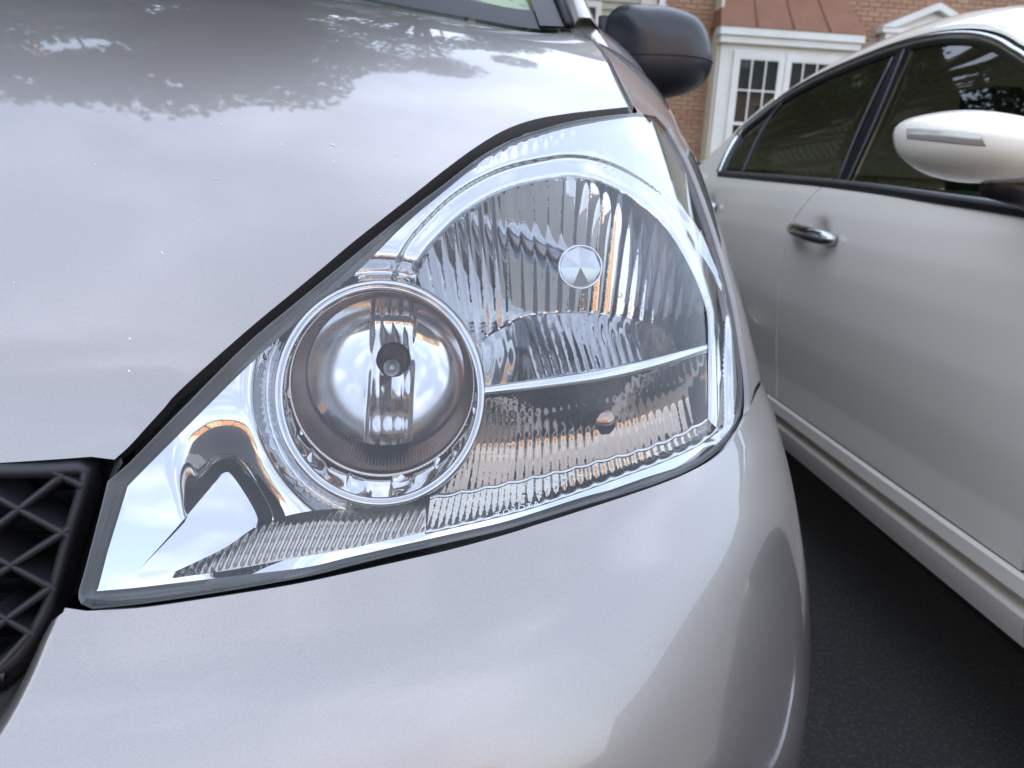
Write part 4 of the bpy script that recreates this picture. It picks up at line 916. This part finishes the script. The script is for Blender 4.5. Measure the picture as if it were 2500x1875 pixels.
row_house('brick_townhouse', -11.2, -4.05, YH, YH+8, 8.4, 'brick_mass', 'brick townhouse left of the siding one, seen mirrored in the paint', -1)
row_house('brick_townhouse', 10.3, 17, YH+.3, YH+8, 8.4, 'siding', 'pale townhouse at the right end of the row, seen mirrored', -1)
xs = [-30, -22.5, -15, -7.5, 0, 7.5, 15, 22.5]
for i, x in enumerate(xs): row_house('brick_townhouse', x, x+7.45, -30-(i % 3)*.8, -39, 6.6+(i % 2)*.5, ('brick_mass', 'siding', 'brick_mass', 'trim_cream')[i % 4], ('leftmost', 'second from left', 'third from left', 'fourth from left', 'fifth from left', 'sixth from left', 'seventh from left', 'rightmost')[i]+' townhouse across the car park, mirrored in bumper and chrome', 1)

# ------------------------------------------------------------------ trees (seen in the hood's and windows' reflections)
def tree(name, x, y, h, rad, n, label, seed, leaf=.16, zc=.62, group=None):
    g = np.random.default_rng(seed); t = empty(name, (x, y, 0), label, 'tree', group)
    tr = [(x+.15*math.sin(k*2.1+seed), y+.15*math.cos(k*1.7+seed), h*.8*k) for k in np.linspace(0, 1, 9)]; parts = [tube(tr, np.linspace(.22, .04, 9)*(h/10), 10)]
    cl = []
    for i in range(46):
        a = g.uniform(0, 2*math.pi); zz = g.uniform(.30, .97); rr_ = rad*math.sqrt(max(.04, 1-((zz-zc)/.42)**2))*g.uniform(.55, 1.05)
        c_ = np.array([x+rr_*math.cos(a), y+rr_*math.sin(a), zz*h]); cl.append((c_, g.uniform(.5, 1.05)*rad*.30))
        s_ = np.array([x, y, max(.2, zz-.22)*h*.8]); m_ = (s_+c_)/2+np.array([0, 0, .2]); parts.append(tube([s_, m_, c_], [.05*h/10, .03*h/10, .012], 5))
    V, Fc = merge(*parts); obj('trunk', V, Fc, 'bark', t)
    cs = np.array([c for c, _ in cl]); rs_ = np.array([r for _, r in cl]); i = g.integers(0, len(cl), n)
    d = g.normal(size=(n, 3)); d /= np.linalg.norm(d, axis=1)[:, None]; P = cs[i]+d*(rs_[i]*g.uniform(.35, 1.15, n)**.6)[:, None]*np.array([1.15, 1.15, .8])
    u_ = g.normal(size=(n, 3)); u_ /= np.linalg.norm(u_, axis=1)[:, None]; w_ = np.cross(u_, g.normal(size=(n, 3))); w_ /= np.linalg.norm(w_, axis=1)[:, None]
    sz = leaf*g.uniform(.6, 1.3, n)[:, None]; V = np.stack([P-u_*sz*.5, P+w_*sz*.3, P+u_*sz*.5, P-w_*sz*.3], 1).reshape(-1, 3)
    Fc = np.arange(4*n).reshape(-1, 4); obj('crown', V, Fc, 'leaf', t, smooth=False); return t
tree('leafy_tree', -4.5, 9.3, 11.5, 3.5, 70000, 'large leafy tree behind the minivan, mirrored in its hood', 3, leaf=.20)
tree('leafy_tree', -.2, 10.9, 10.6, 1.9, 20000, 'smaller leafy tree behind the minivan, mirrored at the hood corner', 5, leaf=.12)
tree('leafy_tree', -13.5, 6.0, 12.5, 3.6, 26000, 'spreading tree left of the minivan, mirrored in the sedan windows', 8, leaf=.2)
sh_ = empty('shrub', (4.5, 13.4, .14), 'small green shrub at the foot of the bay window', 'shrub')
g = np.random.default_rng(2); n = 2500; d = g.normal(size=(n, 3)); d /= np.linalg.norm(d, axis=1)[:, None]; P = np.array([4.62, 13.45, .78])+d*g.uniform(.5, 1, n)[:, None]*np.array([.42, .35, .66])
u_ = g.normal(size=(n, 3))*.035; w_ = g.normal(size=(n, 3))*.025; V = np.stack([P-u_, P+w_, P+u_, P-w_], 1).reshape(-1, 3); obj('crown', V, np.arange(4*n).reshape(-1, 4), 'leaf', sh_, smooth=False)
obj('trunk', *tube([(4.6, 13.45, .12), (4.62, 13.45, .5), (4.62, 13.45, .9)], .03, 6), 'bark', sh_)


# ------------------------------------------------------------------ grit on the asphalt
g = np.random.default_rng(4); parts = []
for _ in range(110):
    x, y = g.uniform(.2, 1.6), g.uniform(.2, 3.6); r_ = g.uniform(.0010, .003); a = g.uniform(0, 3)
    V = [(x+r_*math.cos(a+k*1.57)*(1+.6*(k % 2)), y+r_*math.sin(a+k*1.57), .0005) for k in range(4)]+[(x, y, r_*.8)]; parts.append((V, [(0, 1, 4), (1, 2, 4), (2, 3, 4), (3, 0, 4)]))
V, Fc = merge(*parts); tag(obj('grit', V, Fc, 'grit', smooth=False), 'scattered pale grit on the dark asphalt', 'grit', kind='stuff')

# ------------------------------------------------------------------ small marks: embossed lens lettering, stone chips and dust streaks
mat('emboss', (.72, .74, .76), .25); mat('chip_light', (.8, .79, .76), .6); mat('chip_dark', (.05, .05, .055), .6)
cu = bpy.data.curves.new('lettering', 'FONT'); cu.body = 'TOYOTA'; cu.size = 1.; cu.space_character = 1.25; to = bpy.data.objects.new('lettering', cu); col.objects.link(to)
bpy.context.view_layer.update(); tm = to.evaluated_get(bpy.context.evaluated_depsgraph_get()).to_mesh()
tv = np.array([v.co[:2] for v in tm.vertices]); tf = [tuple(p.vertices) for p in tm.polygons]; wv = tv[:, 0].max()
bpy.data.objects.remove(to); bpy.data.curves.remove(cu)
A0, A1 = np.array([1212., 1262.]), np.array([1318., 1233.]); ax = (A1-A0)/wv; ay = np.array([ax[1], -ax[0]]); ay = ay/np.linalg.norm(ay)*17
obj('lens_lettering', LP(A0+tv[:, :1]*ax+tv[:, 1:]*ay, .0012), tf, 'emboss', hl, smooth=False)
def chip(px, L, a, m, G, parent, w=2.2):
    a = R(a); t = np.array([math.cos(a), math.sin(a)]); n = np.array([-t[1], t[0]]); p = np.array(px, float)
    q = hit(np.array([p-t*L/2, p-t*L*.1+n*w/2, p+t*L/2, p+t*L*.1-n*w/2]), G); q = q+(C-q)*.0012; obj('paint_chip', q, [(0, 1, 2, 3)], m, parent, smooth=False)
for x, y, L, a in ((812, 353, 20, 22), (968, 376, 13, 60), (396, 617, 15, 62), (540, 303, 6, 40), (815, 395, 6, 80), (232, 401, 5, 20), (527, 436, 6, 0), (687, 352, 5, 30), (930, 480, 5, 45), (35, 690, 5, 15)): chip((x, y), L, a, 'chip_light', hoodF, hood)
for x, y, L, a, m in ((1455, 1440, 10, 70, 'chip_dark'), (1722, 1333, 10, 85, 'chip_light'), (1616, 1394, 6, 30, 'chip_light'), (1835, 1478, 8, 80, 'chip_dark'), (1771, 1626, 12, 75, 'chip_dark'), (1747, 1632, 8, 75, 'chip_dark'), (828, 1832, 26, 75, 'chip_dark'), (1100, 1668, 8, 60, 'chip_dark'), (1720, 1445, 6, 20, 'chip_light'), (640, 1540, 5, 20, 'chip_dark'), (238, 1537, 30, -15, 'chip_light')): chip((x, y), L, a, m, bumperF, bumper)
